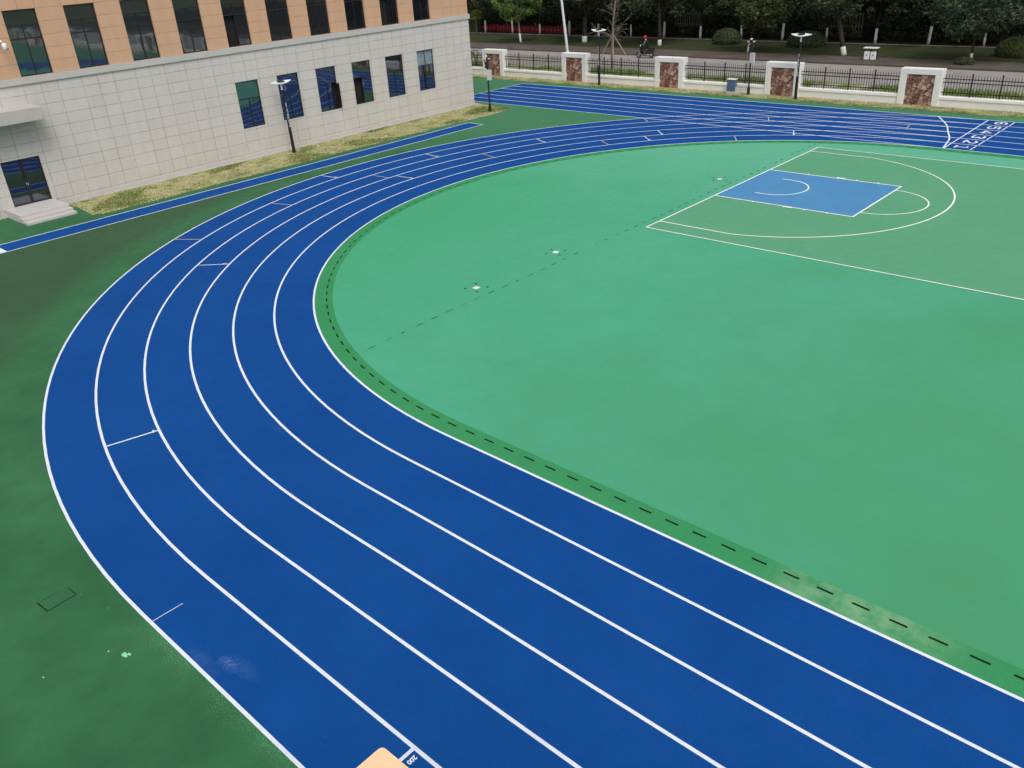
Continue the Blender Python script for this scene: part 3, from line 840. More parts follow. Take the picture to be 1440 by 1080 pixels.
# ------------------------------------------------------------------ lamps, posts
def script_marks(mb, z0, z1, y, h, seed, w=.055):
    """small white brush-like strokes standing in a column"""
    q = random.Random(seed); z = z1
    while z > z0:
        for _ in range(5):
            if q.random() < .5:
                zz = z - q.uniform(.0, h * .8); mb.box(-w * q.uniform(.5, 1), w * q.uniform(.5, 1), y - .004, y, zz - .012, zz)
            else:
                xx = q.uniform(-w, w); mb.box(xx - .007, xx + .007, y - .0042, y, z - h * q.uniform(.5, .85), z - .01)
        z -= h
def garden_lamp():
    t = empty('garden_lamp')
    m = MB(); m.lathe([(.14, 0), (.14, .015), (.10, .02), (.095, .02), (.085, 1.35), (.072, 1.42), (.065, 3.38), (.001, 3.381)], n=14)
    m.build('pole', M['black'], t, smooth=False)
    m = MB(); script_marks(m, 1.50, 2.72, -.088, .15, 2, .05)
    m.build('lettering', M['white'], t)
    m = MB(); m.lathe([(.052, 3.382), (.048, 3.66), (.001, 3.661)], n=12); m.build('collar', M['white'], t)
    # winged head: lens shaped plate with raised tips
    m = MB(); n = 20; vs = []; fs = []
    for lay, dz in ((0, 0), (1, .028)):
        for i in range(n + 1):
            u = -1 + 2 * i / n; half = .30 * (1 - abs(u) ** 1.7) + .012
            zc = 3.74 + .06 * abs(u) ** 2.2 + dz
            for s_ in (-1, 1): vs.append((u * .66, s_ * half, zc + s_ * half * .16 + .03 * (1 - abs(u))))
    K = 2 * (n + 1)
    for i in range(n):
        fs.append((K + 2 * i, K + 2 * i + 2, K + 2 * i + 3, K + 2 * i + 1)); fs.append((2 * i + 1, 2 * i + 3, 2 * i + 2, 2 * i))
        fs.append((2 * i, 2 * i + 2, K + 2 * i + 2, K + 2 * i)); fs.append((2 * i + 3, 2 * i + 1, K + 2 * i + 1, K + 2 * i + 3))
    fs.append((0, K, K + 1, 1)); fs.append((2 * n + 1, K + 2 * n + 1, K + 2 * n, 2 * n))
    m.add(vs, fs)
    m.lathe([(.05, 3.64), (.17, 3.68), (.19, 3.73), (.001, 3.745)], n=16)
    head = m.build('lamp_head', M['white'], t)
    m = MB(); m.lathe([(.205, .0), (.225, .03), (.17, .045), (.155, .01)], n=20)
    for k in range(6):
        a = k * PI / 3
        p = [(math.cos(a + e) * r, math.sin(a + e) * r) for r, e in ((.03, -.3), (.15, -.33), (.15, .33), (.03, .3))]
        m.add([(x, y, z) for z in (.0, .03) for x, y in p], [(0, 3, 2, 1), (4, 5, 6, 7), (0, 1, 5, 4), (1, 2, 6, 5), (2, 3, 7, 6), (3, 0, 4, 7)])
    m.v = [(x, y * math.cos(.16) - z * math.sin(.16), 3.80 + y * math.sin(.16) + z * math.cos(.16)) for x, y, z in m.v]
    m.build('solar_ring', M['black'], head)
    return t
g0 = garden_lamp()
for i, (x, y, rz, lx, lab) in enumerate([(-21.98, 26.58, 0, 0, 'black garden lamp with white winged head, left of the bare staked tree'),
                                        (-6.69, 26.56, 0, -.01, 'black garden lamp with white winged head, in front of a stone panelled pillar'),
                                        (-24.27, 1.10, R(90), .0, 'black garden lamp with white winged head, against the tiled building windows')]):
    o = g0 if i == 0 else copy_tree(g0)
    o.location = (x, y, 0); o.rotation_euler = (-.035 if i == 2 else 0, 0, rz); tag(o, lab, 'lamp post', 'black garden lamps with winged heads')
def cctv():
    t = empty('camera_post')
    m = MB(); m.lathe([(.13, 0), (.13, .02), (.095, .03), (.09, .42), (.055, .52), (.048, 3.30), (.001, 3.301)], n=12); m.build('pole', M['black'], t)
    m = MB(); m.cbox(.02, .33, -.20, -.055, 1.98, 2.60, .01); b = m.build('control_box', M['greybox'], t)
    m = MB(); m.box(-.24, .24, -.02, .02, 3.14, 3.18); m.box(-.17, -.12, -.02, .1, 2.9, 3.1); m.tube([(.1, 0, 2.8), (.16, -.05, 2.95), (.06, 0, 3.1)], .018, 6); m.tube([(0, 0, 2.72), (.0, -.12, 2.82), (.0, -.16, 2.95)], .02, 6); m.box(-.12, .12, -.10, -.05, 2.70, 2.86); m.torus((0, -.09, 2.80), .10, .018); m.build('bracket', M['black'], t)
    for s_, z in ((-1, 3.25), (1, 3.27), (0, 3.42)):
        c = MB(); c.cbox(s_ * .19 - .035, s_ * .19 + .035, -.18, .04, z - .04, z + .04, .01); ob = c.build('camera', M['white'] if s_ == 0 else M['greybox'], t)
        c = MB(); c.lathe([(.001, 0), (.03, .001), (.03, .02), (.001, .021)], (s_ * .19, -.16, z - .062), 10); c.build('lens', M['black'], ob)
    c = MB(); c.lathe([(.001, -.13), (.05, -.11), (.07, -.04), (.07, .03), (.001, .04)], (.0, -.02, 3.03), 12); c.build('dome', M['black'], t)
    return t
c0 = cctv()
for i, (x, y, rz, lab) in enumerate([(-10.17, 27.02, 0, 'slim black camera post with grey control box, right of the blue box'),
                                     (-22.40, 15.22, R(20), 'slim black camera post with grey control box, at the building corner')]):
    o = c0 if i == 0 else copy_tree(c0)
    o.location = (x, y, 0); o.rotation_euler = (0, 0, rz); tag(o, lab, 'camera post', 'black security camera posts')
# leaning white steel pole
t = empty('street_light', (-29.88, 33.0, 0), 0, 'tall leaning white steel lamp column on the roadside verge', 'lamp post')
t.rotation_euler = (0, R(-7.2), 0)
m = MB(); m.lathe([(.16, 0), (.16, .03), (.115, .04), (.11, 3), (.08, 8), (.001, 8.001)], n=16); m.build('column', M['silver'], t, smooth=False)
m = MB(); m.tube([(0, 0, 7.95), (0, .3, 8.3), (0, 1.2, 8.5)], .045, 8); m.cbox(-.13, .13, 1.1, 1.8, 8.43, 8.56, .02); m.build('lamp_arm', M['silver'], t)
# blue cabinet
t = empty('utility_cabinet', (-11.36, 26.98, 0), 0, 'slate blue metal cabinet with white lid at the foot of the boundary wall', 'utility box')
m = MB(); m.cbox(-.36, .48, -.22, .30, -.02, .16, .015); m.build('plinth', M['concrete'], t)
m = MB(); m.cbox(-.29, .27, -.17, .17, .161, .90, .012); bo_ = m.build('cabinet_body', M['bluebox'], t)
m = MB(); m.box(-.25, .23, -.178, -.171, .2, .86); m.build('door', M['bluebox'], bo_)
m = MB(); m.cbox(-.32, .31, -.20, .20, .902, .955, .01); m.build('lid', M['white'], t)
m = MB(); m.cbox(.30, .44, -.12, .12, .161, .42, .01); m.build('conduit_box', M['greybox'], t)
m = MB(); m.tube([(.25, .05, .95), (.25, .05, 1.06), (.28, .04, 1.12)], .012, 6); m.build('aerial', M['black'], t)
# litter bins
t = empty('litter_bin', (-8.72, 43.7, .09), 0, 'twin white litter bins under a pale flat roof, standing on the far pavement', 'litter bin')
m = MB(); m.cbox(-.56, .52, -.25, .25, .84, .92, .015); m.build('roof', M['white'], t)
for sx in (-.52, -.02, .46):
    m = MB(); m.box(sx - .02, sx + .02, -.06, .06, 0, .84); m.build('post', M['black'], t)
for sx in (-.27, .22):
    m = MB(); m.cbox(sx - .20, sx + .20, -.20, .20, .04, .62, .015); bb = m.build('bin_body', M['white'], t)
    m = MB(); m.lathe([(.001, 0), (.07, .001), (.07, .002), (.001, .003)], n=12); q = m.build('emblem', M['greybox'], bb); q.location = (sx, -.203, .38); q.rotation_euler = (R(90), 0, 0)
    m = MB(); m.tube([(sx - .05, -.205, .33), (sx, -.205, .43), (sx + .05, -.205, .33), (sx - .05, -.205, .33)], .009, 5); m.build('emblem_strokes', M['black'], bb)

# ------------------------------------------------------------------ banner
def banner_mat():
    n = NT('red_banner'); c = n.scaled((.20, .012, .025, 1), n.mapr(n.noise(3, 4), .3, .7, .7, 1.2)); return n.out(c, .6, .2)
M['banner'] = banner_mat()
t = empty('red_banner', (-54.3, 54.6, 0), 0, 'long red cloth banner with small white characters along the wood edge', 'banner')
m = MB(); n = 60; L = 13.9; vs = []
for lay in (0, .012):
    for i in range(n + 1):
        x = -L / 2 + L * i / n; sag = .05 * math.sin(i * .9) + .10 * (1 - (2 * i / n - 1) ** 2)
        y = .05 * math.sin(i * .55) + lay
        vs += [(x, y, .22 - sag * .5 - .10 * i / n), (x, y, .98 - sag - .14 * i / n)]
K = 2 * (n + 1); fs = []
for i in range(n): fs += [(2 * i, 2 * i + 2, 2 * i + 3, 2 * i + 1), (K + 2 * i + 1, K + 2 * i + 3, K + 2 * i + 2, K + 2 * i)]
m.add(vs, fs); m.build('cloth', M['banner'], t, smooth=True)
m = MB(); q = random.Random(12)
for k in range(22):
    cx = -L / 2 + .9 + k * .56; w = .13 if k else .22; zc = .60 - .11 * k / 22 - .06
    y = .05 * math.sin((cx + L / 2) / L * n * .55) - .03
    for _ in range(4 + (k == 0) * 3):
        if q.random() < .5: zz = zc + q.uniform(-.17, .17); m.box(cx - w * q.uniform(.5, 1), cx + w * q.uniform(.5, 1), y - .004, y, zz, zz + .03)
        else: xx = cx + q.uniform(-w, w); m.box(xx - .015, xx + .015, y - .0045, y, zc + q.uniform(-.2, -.05), zc + q.uniform(.05, .2))
m.build('lettering', M['fadedwhite'], t)
for x in (-L / 2, -2.3, 2.2, L / 2):
    m = MB(); m.tube([(x, .08, 0), (x, .08, 1.1)], .03, 6); m.build('stake', M['stake'], t)

# ------------------------------------------------------------------ vegetation
def leaf_quads(mb, q, c, rad, n, size, flat=.8):
    for _ in range(n):
        while True:
            p = Vector((q.uniform(-1, 1), q.uniform(-1, 1), q.uniform(-1, 1)))
            if p.length <= 1: break
        p = p * (.55 + .45 * q.random()) if p.length > .4 else p
        p = Vector((c[0] + p.x * rad, c[1] + p.y * rad, c[2] + p.z * rad * flat))
        a = Vector((q.gauss(0, 1), q.gauss(0, 1), q.gauss(0, .6))).normalized(); b = a.orthogonal().normalized()
        b = (b * math.cos(q.uniform(0, PI)) + a.cross(b) * math.sin(q.uniform(0, PI))).normalized()
        s = size * q.uniform(.6, 1.3); a = a * s; b = b * s * .5
        mb.add([p - a, p + b, p + a, p - b], [(0, 1, 2, 3)])
def make_tree(name, seed, H, rx, z0, leafmat, bark, nclump=60, per=75, lsize=.13, trunk_r=.17, lean=(0, 0), wash=.65, wash_r=None):
    q = random.Random(seed); t = empty(name)
    tr_ = MB(); pts = []; rr_ = []
    for i in range(7):
        u = i / 6; z = u * (H * .8)
        pts.append((lean[0] * u + .05 * math.sin(3 * u + seed) * (u > 0), lean[1] * u + .05 * math.cos(2 * u + seed) * (u > 0), z)); rr_.append(trunk_r * (1.12 - .85 * u))
    tr_.tube(pts, rr_, 9)
    clumps = []
    for k in range(nclump):
        while True:
            p = Vector((q.uniform(-1, 1), q.uniform(-1, 1), q.uniform(-1, 1)))
            if .25 < p.length < 1: break
        zc = (H + z0) / 2; hz = (H - z0) / 2
        c = (p.x * rx * (1.0 - .25 * max(p.z, 0)) + lean[0] * .8, p.y * rx + lean[1] * .8, zc + p.z * hz)
        clumps.append((c, q.uniform(.45, .85) * rx / 3))
    for c, r_ in clumps[:14]:
        i = q.randint(2, 5); a = Vector(pts[i]); b_ = Vector(c); mid = (a + b_) / 2 + Vector((0, 0, .2))
        tr_.tube([a, mid, b_], [rr_[i] * .5, rr_[i] * .3, .015], 5)
    tk = tr_.build('trunk', bark, t, smooth=True)
    if wash:
        w_ = MB(); n = 4; P = []
        def at(z):
            u = z / (H * .8) * 6; i = min(int(u), 5); f = u - i; a = Vector(pts[i]); b_ = Vector(pts[i + 1]); return a.lerp(b_, f), rr_[i] * (1 - f) + rr_[i + 1] * f
        zz = [0.0, wash * .33, wash * .66, wash]
        w_.tube([at(z)[0] for z in zz], [at(z)[1] + .008 for z in zz], 9); w_.build('limewash', M['limewash'], tk, smooth=True)
    cr = MB()
    for c, r_ in clumps: leaf_quads(cr, q, c, r_, per, lsize)
    cr.build('crown', leafmat, t)
    return t
def place(o, x, y, rz=0, s=1, label=None, group=None, cat='tree', z=.1, szz=None):
    o.location = (x, y, z); o.rotation_euler = (0, 0, rz); o.scale = (s, s, szz or s)
    return tag(o, label, cat, group)
# front row of street trees (each its own shape)
G1 = 'street trees along the far pavement'
place(make_tree('street_tree', 11, 6.5, 2.5, 1.55, M['leaf_light'], M['barkpale'], 75, 95, .12, .10, (-.5, 0), .9), -46.7, 45.9, 0, 1, 'young bright green tree with thin whitewashed trunk, in front of the red banner', G1)
place(make_tree('street_tree', 12, 9, 4.2, 2.9, M['leaf_dark'], M['bark'], 80, 80, .16, .25, (.2, 0), .62), -39.65, 47.8, 0, 1, 'thick dark tree with whitewashed foot, left of the bare staked tree', G1)
place(make_tree('street_tree', 13, 9, 4.2, 2.5, M['leaf_dark'], M['bark'], 80, 80, .16, .17, (-.4, 0), .55), -30.25, 47.3, 0, 1, 'dark tree with whitewashed foot, directly behind the scooter rider', G1)
place(make_tree('street_tree', 14, 6.0, 2.9, 1.7, M['leaf_mid'], M['bark'], 75, 85, .14, .10, (.7, .3), .72), -19.95, 45.3, 0, 1, 'small olive tree with yellowish tips and thin leaning trunk', G1)
place(make_tree('street_tree', 15, 9, 4.3, 2.9, M['leaf_dark'], M['bark'], 80, 80, .16, .19, (-1.9, 0), .66), -11.55, 45.5, 0, 1, 'dark tree leaning left with whitewashed foot, left of the twin litter bins', G1)
place(make_tree('street_tree', 16, 7.5, 3.6, 1.5, M['leaf_blue'], M['bark'], 85, 85, .15, .09, (.1, .5), .62), -1.75, 44.4, 0, 1, 'leafy tree with low hanging crown above a low dark shrub', G1)
place(make_tree('street_tree', 17, 9, 4.2, 2.5, M['leaf_dark'], M['bark'], 80, 80, .16, .17, (.2, 0), .6), 6.6, 46.2, 0, 1, 'dark tree at the right edge, behind the round clipped bush', G1)
# second row at the edge of the wood
G2 = 'trees at the edge of the wood'
protoB = [make_tree('woodland_tree', 21, 10, 3.4, 2.3, M['leaf_dark'], M['bark'], 85, 70, .17, .11, (.35, 0), 1.5), make_tree('woodland_tree', 22, 10, 3.4, 2.0, M['leaf_blue'], M['bark'], 85, 70, .17, .10, (.15, 0), 1.45),
          make_tree('woodland_tree', 23, 10, 3.6, 2.5, M['leaf_dark'], M['bark'], 85, 70, .17, .12, (.4, .2), 1.3)]
rowB = [-58.9, -54.6, -50.4, -46.0, -41.9, -37.6, -33.6, -29.45, -25.0, -20.75, -16.45, -12.05, -7.65, -3.4, 1.2, 5.6]
placesB = ['behind the left end of the red banner', 'behind the banner, left of the bright green tree', 'behind the banner, beside the bright green tree', 'behind the banner, right of the bright green tree',
           'at the right end of the red banner', 'right of the thick dark tree', 'just left of the scooter rider', 'just right of the scooter rider', 'above the middle wall pillar',
           'just left of the olive tree', 'just right of the olive tree', 'left of the leaning tree', 'directly above the litter bins', 'left of the low hanging leafy tree', 'right of the low hanging leafy tree', 'behind the large round bush']
used = [False] * 3
for i, x in enumerate(rowB):
    k = [0, 1, 2, 0, 2, 1, 0, 2, 1, 0, 1, 2, 0, 1, 2, 0][i]
    if not used[k]: o = protoB[k]; used[k] = True
    else: o = copy_tree(protoB[k])
    place(o, x, 53.3 + .15 * math.sin(i), 0, .92 + .1 * math.sin(i * 2.3), 'slender whitewashed tree, ' + placesB[i], G2)
# woodland behind
q = random.Random(31); w = MB()
for k in range(520):
    x = q.uniform(-100, 45); y = q.uniform(57, 63); z = q.uniform(.6, 9)
    leaf_quads(w, q, (x, y, z), q.uniform(1.2, 2.2), 60, .26)
for k in range(260):       # solid hearts of the far crowns
    x = -105 + 155 * (k % 65) / 65 + q.uniform(-1, 1); z = .8 + 2.9 * (k // 65) + q.uniform(-.4, .4); y = q.uniform(64, 67); rr2 = q.uniform(2.3, 3.0)
    w.lathe([(.02, -rr2), (rr2 * .6, -rr2 * .8), (rr2 * .95, -rr2 * .3), (rr2, .1), (rr2 * .8, rr2 * .6), (rr2 * .3, rr2 * .95), (.02, rr2)], (x, y, z), 9)
w.build('woodland', M['leaf_black'], label='dense dark wood closing the view behind the white trunked trees', cat='woodland', kind='stuff')
w = MB(); q = random.Random(32)
for k in range(1500):
    x = q.uniform(-80, 14); y = q.uniform(54.9, 57.2); z = q.uniform(.2, 2.2)
    leaf_quads(w, q, (x, y, z), q.uniform(.4, .8), 26, .13)
w.build('undergrowth', M['leaf_black'], label='dark undergrowth along the foot of the wood', cat='undergrowth', kind='stuff')
# pale railings glimpsed through the wood
for i, (xa, xb, nm) in enumerate([(-33.2, -29.9, 'right of the scooter rider'), (-23.8, -21.9, 'above the camera post'), (-17.9, -13.9, 'above the lamp in front of the pillar')]):
    t = empty('garden_railing', (xa, 54.75, 0), 0, 'pale grey railing glimpsed among dark trees, ' + nm, 'railing', 'pale railings among the trees')
    for z in (1.25, 2.25):
        m = MB(); m.box(0, xb - xa, -.02, .02, z, z + .05); m.build('rail', M['barkpale'], t)
    k = int((xb - xa) / .28)
    for j in range(k + 1):
        m = MB(); m.box(j * .28, j * .28 + .05, -.05, -.021, 1.0, 2.45); m.build('bar', M['barkpale'], t)
# clipped bushes
def bush(name, seed, rx, ry, h, mat, label, x, y, z=.1, dens=1.0, lsize=.06, cat='bush', group='clipped bushes on the park grass'):
    q = random.Random(seed); m = MB(); n = int(2600 * dens * rx)
    core = MB(); prof = [(.02, 0), (.8, .02), (.93, .25), (.88, .55), (.6, .82), (.25, .93), (.01, .95)]
    core.lathe([(r_ * .93, zz * h) for r_, zz in prof], n=18)
    t = empty(name, (x, y, z), 0, label, cat, group)
    c = core.build('core', mat, t); c.scale = (rx, ry, 1)
    for _ in range(n):
        a = q.uniform(0, 2 * PI); u = q.random() ** .7; zz = u
        rr2 = math.sqrt(max(0, 1 - (max(0, u - .25) / .75) ** 2)) if u > .25 else .93 + .07 * u / .25
        k = q.uniform(.93, 1.05)
        p = Vector((math.cos(a) * rr2 * rx * k, math.sin(a) * rr2 * ry * k, zz * h * k))
        d = Vector((q.gauss(0, 1), q.gauss(0, 1), q.gauss(0, 1))).normalized(); b_ = d.orthogonal().normalized(); s_ = lsize * q.uniform(.6, 1.3)
        m.add([p - d * s_, p + b_ * s_ * .6, p + d * s_, p - b_ * s_ * .6], [(0, 1, 2, 3)])
    m.build('foliage', mat, t)
    return t
bush('clipped_bush', 1, 1.75, 1.6, 1.35, M['leaf_mid'], 'large round clipped bush at the right edge of the park grass', .55, 48.5)
bush('clipped_bush', 2, 1.35, 1.2, 1.30, M['leaf_dark'], 'dark round clipped bush behind the camera post, left of the small olive tree', -24.7, 50.2)
bush('clipped_bush', 3, 1.7, 1.4, 1.2, M['leaf_dark'], 'dark round clipped bush behind the lamp in front of the pillar', -16.9, 50.2)
bush('low_shrub', 4, .66, .5, .46, M['leaf_dark'], 'low dark shrub ring around the foot of the leafy tree beyond the rightmost pillar', -1.85, 43.4, .09, 1.5, cat='shrub', group=None)
# left hedge with post frame
t = empty('trimmed_hedge', (-62.0, 54.0, .05), 0, 'boxy green hedge with pale post and beam, left of the red banner', 'hedge')
m = MB(); q = random.Random(8)
for _ in range(5200):
    f = q.randint(0, 2); p = [q.uniform(-1.6, 1.3), q.uniform(-.5, .5), q.uniform(.05, 1.4)]
    if f == 0: p[1] = -.5 + q.gauss(0, .03)
    elif f == 1: p[2] = 1.4 + q.gauss(0, .03)
    else: p[0] = 1.3 + q.gauss(0, .03)
    p = Vector(p); d = Vector((q.gauss(0, 1), q.gauss(0, 1), q.gauss(0, 1))).normalized(); b_ = d.orthogonal().normalized()
    m.add([p - d * .07, p + b_ * .04, p + d * .07, p - b_ * .04], [(0, 1, 2, 3)])
m.box(-1.55, 1.25, -.45, .45, 0, 1.35); m.build('foliage', M['leaf_mid'], t)
m = MB(); m.box(1.36, 1.46, -.56, -.46, -.1, 1.5); m.build('post', M['barkpale'], t)
m = MB(); m.box(-1.7, 1.48, -.57, -.45, 1.502, 1.57); m.build('beam', M['barkpale'], t)
bush('flowering_shrub', 5, .9, .8, 1.0, M['leaf_hedge'], 'yellow green shrub rising above the boxy hedge', -61.7, 54.9, 1.45, 1, .09, 'shrub', None)

# bare staked tree
t = empty('bare_tree', (-25.1, 32.5, 0), 0, 'bare young tree with grey branches propped by wooden stakes behind the railings', 'tree')
m = MB(); q = random.Random(77)
trunk = [(0, 0, 0), (-.02, 0, 1.0), (.05, 0, 2.6), (.10, 0, 3.4), (.20, 0, 4.3), (.38, 0, 5.6), (.5, 0, 7.0)]
m.tube(trunk, [.11, .10, .085, .075, .065, .05, .02], 9)
def twig(p, d, L, r_, lev):
    a = Vector(p); d = Vector(d).normalized(); pts = [a]; 
    for i in range(4):
        d = (d + Vector((q.gauss(0, .16), q.gauss(0, .16), q.gauss(0, .12)))).normalized(); pts.append(pts[-1] + d * L / 4)
    m.tube(pts, [r_ * (1 - .2 * i) for i in range(5)], 4)
    if lev > 0:
        for _ in range(3):
            k = q.randint(1, 4); dd = (d + Vector((q.gauss(0, .8), q.gauss(0, .8), q.gauss(0, .5)))); twig(pts[k], dd, L * .5, r_ * .6, lev - 1)
for k in range(22):
    z = q.uniform(2.1, 5.6); a = q.uniform(0, 2 * PI); u = z / 7
    x = .05 + .45 * u * u
    twig((x, 0, z), (math.cos(a), math.sin(a) * .8, q.uniform(.1, 1.3)), q.uniform(.7, 1.3), .022, 2)
for dd in ((1.35, 0, .95), (-.55, .1, -.35), (-1, .1, .1), (-.8, -.2, .25), (.5, .1, 1.2)): twig((.06, 0, 2.6), dd, 1.5, .028, 2)
m.build('trunk', M['barkpale'], t, smooth=True)
for b_, tp in (((-1.55, -.4, 0), (.02, 0, 2.75)), ((.65, -.7, 0), (.12, -.05, 2.85)), ((2.2, .3, 0), (.08, 0, 2.85)), ((-.35, .8, 0), (.0, .05, 2.7))):
    m = MB(); m.tube([b_, tp], [.04, .032], 7); m.build('stake', M['stake'], t)
# yellow leaved shrub by the building corner
t = empty('young_shrub', (-38.1, 30.2, 0), 0, 'straggly yellow leaved young shrub behind the railings at the corner of the building', 'shrub')
m = MB(); q = random.Random(5)
for k in range(7):
    a = q.uniform(0, 2 * PI); m.tube([(0, 0, 0), (.1 * math.cos(a), .1 * math.sin(a), .7), (.4 * math.cos(a), .3 * math.sin(a), q.uniform(1.2, 1.8))], [.025, .018, .006], 5)
m.build('stems', M['bark'], t)
m = MB()
for k in range(16): leaf_quads(m, q, (q.gauss(0, .22), q.gauss(0, .2), q.uniform(.6, 1.5)), .18, 22, .05)
m.build('foliage', M['leaf_yellow'], t)

# ------------------------------------------------------------------ scooter and rider (heading left, -x)
t = empty('motor_scooter', (-27.15, 40.3, 0), R(4), 'dark motor scooter with chrome trim, ridden along the far side of the road', 'scooter')
M['paint'] = plain('dark_scooter_paint', (.02, .02, .024), .25, .5); M['tyre'] = plain('tyre_rubber', (.02, .02, .02), .85, .2); M['chrome'] = plain('chrome', (.75, .75, .77), .15, .5, .9)
M['seatm'] = plain('black_seat', (.015, .015, .015), .6, .3)
for x in (-.66, .62):
    m = MB(); m.torus((x, 0, .25), .19, .055, 'y', 22, 8); w_ = m.build('wheel', M['tyre'], t, smooth=True)
    m = MB(); m.torus((x, 0, .25), .125, .018, 'y', 18, 6)
    for k in range(5):
        a = k * 2 * PI / 5; m.tube([(x, 0, .25), (x + .13 * math.cos(a), 0, .25 + .13 * math.sin(a))], .014, 5)
    m.build('rim', M['chrome'], w_)
def skinny(name, pts, edges, rads, mat, parent, sub=2):
    me = bpy.data.meshes.new(name); me.from_pydata(pts, edges, []); o = bpy.data.objects.new(name, me); COL.objects.link(o)
    o.modifiers.new('s', 'SKIN'); 
    sv = me.skin_vertices[0].data if me.skin_vertices else None
    if sv is None:
        bm = bmesh.new(); bm.from_mesh(me); bm.verts.layers.skin.verify(); bm.to_mesh(me); bm.free(); sv = me.skin_vertices[0].data
    for i, r_ in enumerate(rads):
        sv[i].radius = (r_, r_) if not isinstance(r_, tuple) else r_
        sv[i].use_root = (i == 0)
    m_ = o.modifiers.new('d', 'SUBSURF'); m_.levels = sub; m_.render_levels = sub
    dg = bpy.context.evaluated_depsgraph_get(); dg.update()
    me2 = bpy.data.meshes.new_from_object(o.evaluated_get(dg)); bpy.data.objects.remove(o)
    me2.materials.clear()
    for mm in (mat if isinstance(mat, list) else [mat]): me2.materials.append(mm)
    me2.polygons.foreach_set('use_smooth', [True] * len(me2.polygons))
    o = bpy.data.objects.new(name, me2); COL.objects.link(o); o.parent = parent
    return o
m = MB()  # body: leg shield, floor board, tail
prof = [(-.58, .30), (-.50, .34), (-.44, .85), (-.40, .98), (-.32, .98), (-.34, .80), (-.36, .42), (-.28, .34), (.08, .34), (.12, .66), (.30, .72), (.78, .74), (.86, .60), (.72, .40), (.45, .28), (.10, .24), (-.40, .24)]
for yy in (-.16, .16): pass
n = len(prof); vs = []
for yy, k in ((-.17, .94), (-.12, 1), (.12, 1), (.17, .94)): vs += [(x * (1 if k == 1 else .985), yy, .5 + (z - .5) * k) for x, z in prof]
fs = [tuple(range(n))[::1], tuple(range(3 * n, 4 * n))[::-1]]
for r_ in range(3):
    for i in range(n): j = (i + 1) % n; fs.append((r_ * n + i, (r_ + 1) * n + i, (r_ + 1) * n + j, r_ * n + j))
m.add(vs, fs); body = m.build('body', M['paint'], t)
m = MB(); m.cbox(.06, .80, -.14, .14, .745, .84, .03); m.build('seat', M['seatm'], t)
m = MB(); m.tube([(-.40, 0, .95), (-.36, 0, 1.05)], .035, 8); m.tube([(-.30, -.32, 1.07), (-.36, -.12, 1.06), (-.36, .12, 1.06), (-.30, .32, 1.07)], .018, 7); m.build('handlebar', M['black'], t)
m = MB(); m.lathe([(.001, 0), (.06, .01), (.085, .06), (.001, .09)], n=12); h = m.build('headlight', M['chrome'], t); h.location = (-.44, 0, .97); h.rotation_euler = (0, R(-90), 0)
m = MB(); m.tube([(-.60, -.06, .25), (-.50, -.07, .55), (-.44, -.05, .8)], .022, 6); m.tube([(-.60, .06, .25), (-.50, .07, .55), (-.44, .05, .8)], .022, 6); m.build('fork', M['chrome'], t)
m = MB(); m.tube([(-.56, -.19, .55), (-.38, -.20, .30), (.15, -.20, .30), (.35, -.19, .34)], .014, 6); m.tube([(.25, -.18, .26), (.80, -.19, .32)], .045, 8); m.build('trim', M['chrome'], t)
for s_ in (-1, 1):
    m = MB(); m.tube([(-.33, s_ * .28, 1.07), (-.35, s_ * .33, 1.22)], .008, 5); m.box(-.36, -.34, s_ * .36 - .05, s_ * .36 + .05, 1.20, 1.27); m.build('mirror', M['black'], t)

rider = empty('person', (-27.15, 40.3, 0), R(4), 'rider in a red helmet, dark clothes and greyish sleeves, sitting on the moving scooter', 'person')
M['cloth'] = plain('dark_clothes', (.02, .02, .026), .85, .1); M['skin'] = plain('skin', (.42, .25, .17), .6, .3); M['sleeve'] = plain('mauve_grey_sleeve', (.18, .15, .18), .85, .1); M['helmet'] = plain('red_helmet', (.40, .01, .035), .25, .5)
P = [(.22, 0, .90), (.20, 0, 1.10), (.12, 0, 1.28), (.06, 0, 1.40), (.01, 0, 1.50), (-.04, 0, 1.60), (-.05, 0, 1.68)]
Ed = [(0, 1), (1, 2), (2, 3), (3, 4), (4, 5), (5, 6)]; Rd = [(.155, .12), (.145, .11), (.165, .11), (.12, .09), .055, .085, .08]
def addc(parent_i, chain, rads):
    prev = parent_i
    for p, r_ in zip(chain, rads): P.append(p); Rd.append(r_); Ed.append((prev, len(P) - 1)); prev = len(P) - 1
    return prev
for s_ in (-1, 1):
    addc(0, [(.16, s_ * .10, .90), (-.18, s_ * .15, .82), (-.20, s_ * .14, .46), (-.30, s_ * .14, .39)], [.09, .065, .045, .04])
    w_ = addc(3, [(.06, s_ * .19, 1.38), (-.02, s_ * .26, 1.14), (-.24, s_ * .28, 1.10), (-.30, s_ * .285, 1.10)], [.06, .045, .034, .032])
    for k, (dy, dz, L) in enumerate([(-.03, 0, .055), (-.01, 0, .065), (.01, 0, .068), (.03, 0, .06)]):
        b_ = P[w_]; addc(w_, [(b_[0] - L * .6, b_[1] + dy, b_[2] + .012), (b_[0] - L, b_[1] + dy, b_[2] - .02)], [.010, .009])
    b_ = P[w_]; addc(w_, [(b_[0] - .02, b_[1] - s_ * .04, b_[2] - .02)], [.010])
bd = skinny('body', P, Ed, Rd, [M['cloth'], M['skin'], M['sleeve']], rider)
for p in bd.data.polygons:
    c = p.center
    if c.z > 1.47 or (c.x < -.27 and c.z > 1.0): p.material_index = 1
    elif abs(c.y) > .17 and c.z > 1.0: p.material_index = 2
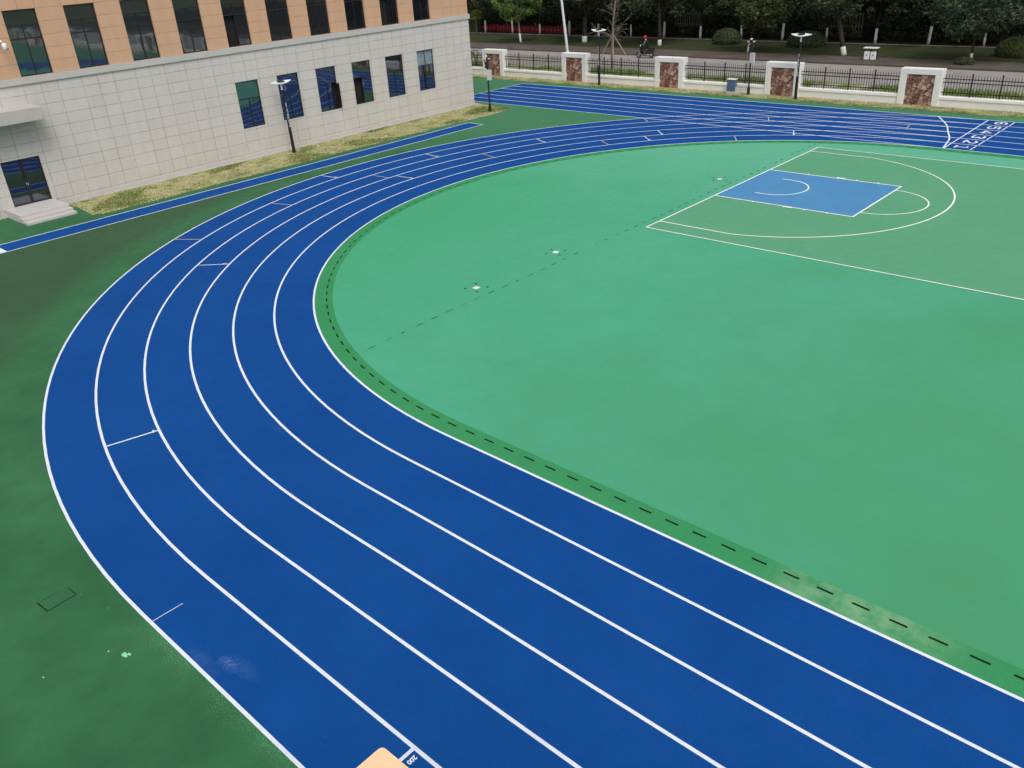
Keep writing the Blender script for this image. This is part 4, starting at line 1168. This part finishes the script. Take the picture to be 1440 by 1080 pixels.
m = MB(); m.lathe([(.135, -.06), (.148, .0), (.145, .07), (.11, .135), (.05, .165), (.001, .17)], (-.045, 0, 1.68), 18); m.cbox(-.20, -.10, -.09, .09, 1.66, 1.685, .005); m.build('helmet', M['helmet'], rider, smooth=True)
m = MB(); m.lathe([(.012, -.012), (.016, 0), (.010, .01)], (-.125, .032, 1.63), 8); m.lathe([(.012, -.012), (.016, 0), (.010, .01)], (-.125, -.032, 1.63), 8); m.build('eyes', M['black'], rider)
m = MB(); m.cbox(-.40, -.24, .10, .19, .345, .41, .015); m.cbox(-.40, -.24, -.19, -.10, .345, .41, .015); m.build('shoes', M['seatm'], rider)

# ------------------------------------------------------------------ camera
cam = bpy.data.cameras.new('camera'); co_ = bpy.data.objects.new('camera', cam); COL.objects.link(co_); sc.camera = co_
yaw, pit, rol = -.7611, .4860, -.0642
f = Vector((math.sin(yaw) * math.cos(pit), math.cos(yaw) * math.cos(pit), -math.sin(pit)))
r_ = Vector((math.cos(yaw), -math.sin(yaw), 0)); u = r_.cross(f)
r2 = math.cos(rol) * r_ + math.sin(rol) * u; u2 = -math.sin(rol) * r_ + math.cos(rol) * u
mw = Matrix((( r2.x, u2.x, -f.x, 17.2069), (r2.y, u2.y, -f.y, -25.9501), (r2.z, u2.z, -f.z, 9.9011), (0, 0, 0, 1)))
co_.matrix_world = mw
cam.sensor_width = 36; cam.lens = 36 * 1181.6 / 1440; cam.clip_end = 2000; cam.clip_start = .05

# ------------------------------------------------------------------ light: bright overcast
w = bpy.data.worlds.new('World'); sc.world = w; w.use_nodes = True; nt = w.node_tree
bg = nt.nodes['Background']; sky = nt.nodes.new('ShaderNodeTexSky'); sky.sky_type = 'NISHITA'; sky.sun_disc = False
EL, AZ = R(54), R(125)
sky.sun_elevation = EL; sky.sun_rotation = AZ; sky.air_density = 1.2; sky.dust_density = 5; sky.ozone_density = 1
hs = nt.nodes.new('ShaderNodeHueSaturation'); hs.inputs['Saturation'].default_value = .22
nt.links.new(sky.outputs[0], hs.inputs['Color']); nt.links.new(hs.outputs[0], bg.inputs['Color'])
bg.inputs['Strength'].default_value = .127
sd = bpy.data.lights.new('sun', 'SUN'); so = bpy.data.objects.new('sun', sd); COL.objects.link(so)
sd.energy = 1.35; sd.angle = R(30); sd.color = (1, .97, .93)
d = Vector((math.sin(AZ) * math.cos(EL), math.cos(AZ) * math.cos(EL), math.sin(EL)))
so.rotation_euler = d.to_track_quat('Z', 'Y').to_euler()
sc.view_settings.view_transform = 'Standard'; sc.view_settings.look = 'None'; sc.view_settings.gamma = 1
sc.view_settings.exposure = 0.0
sc.render.engine = 'CYCLES'
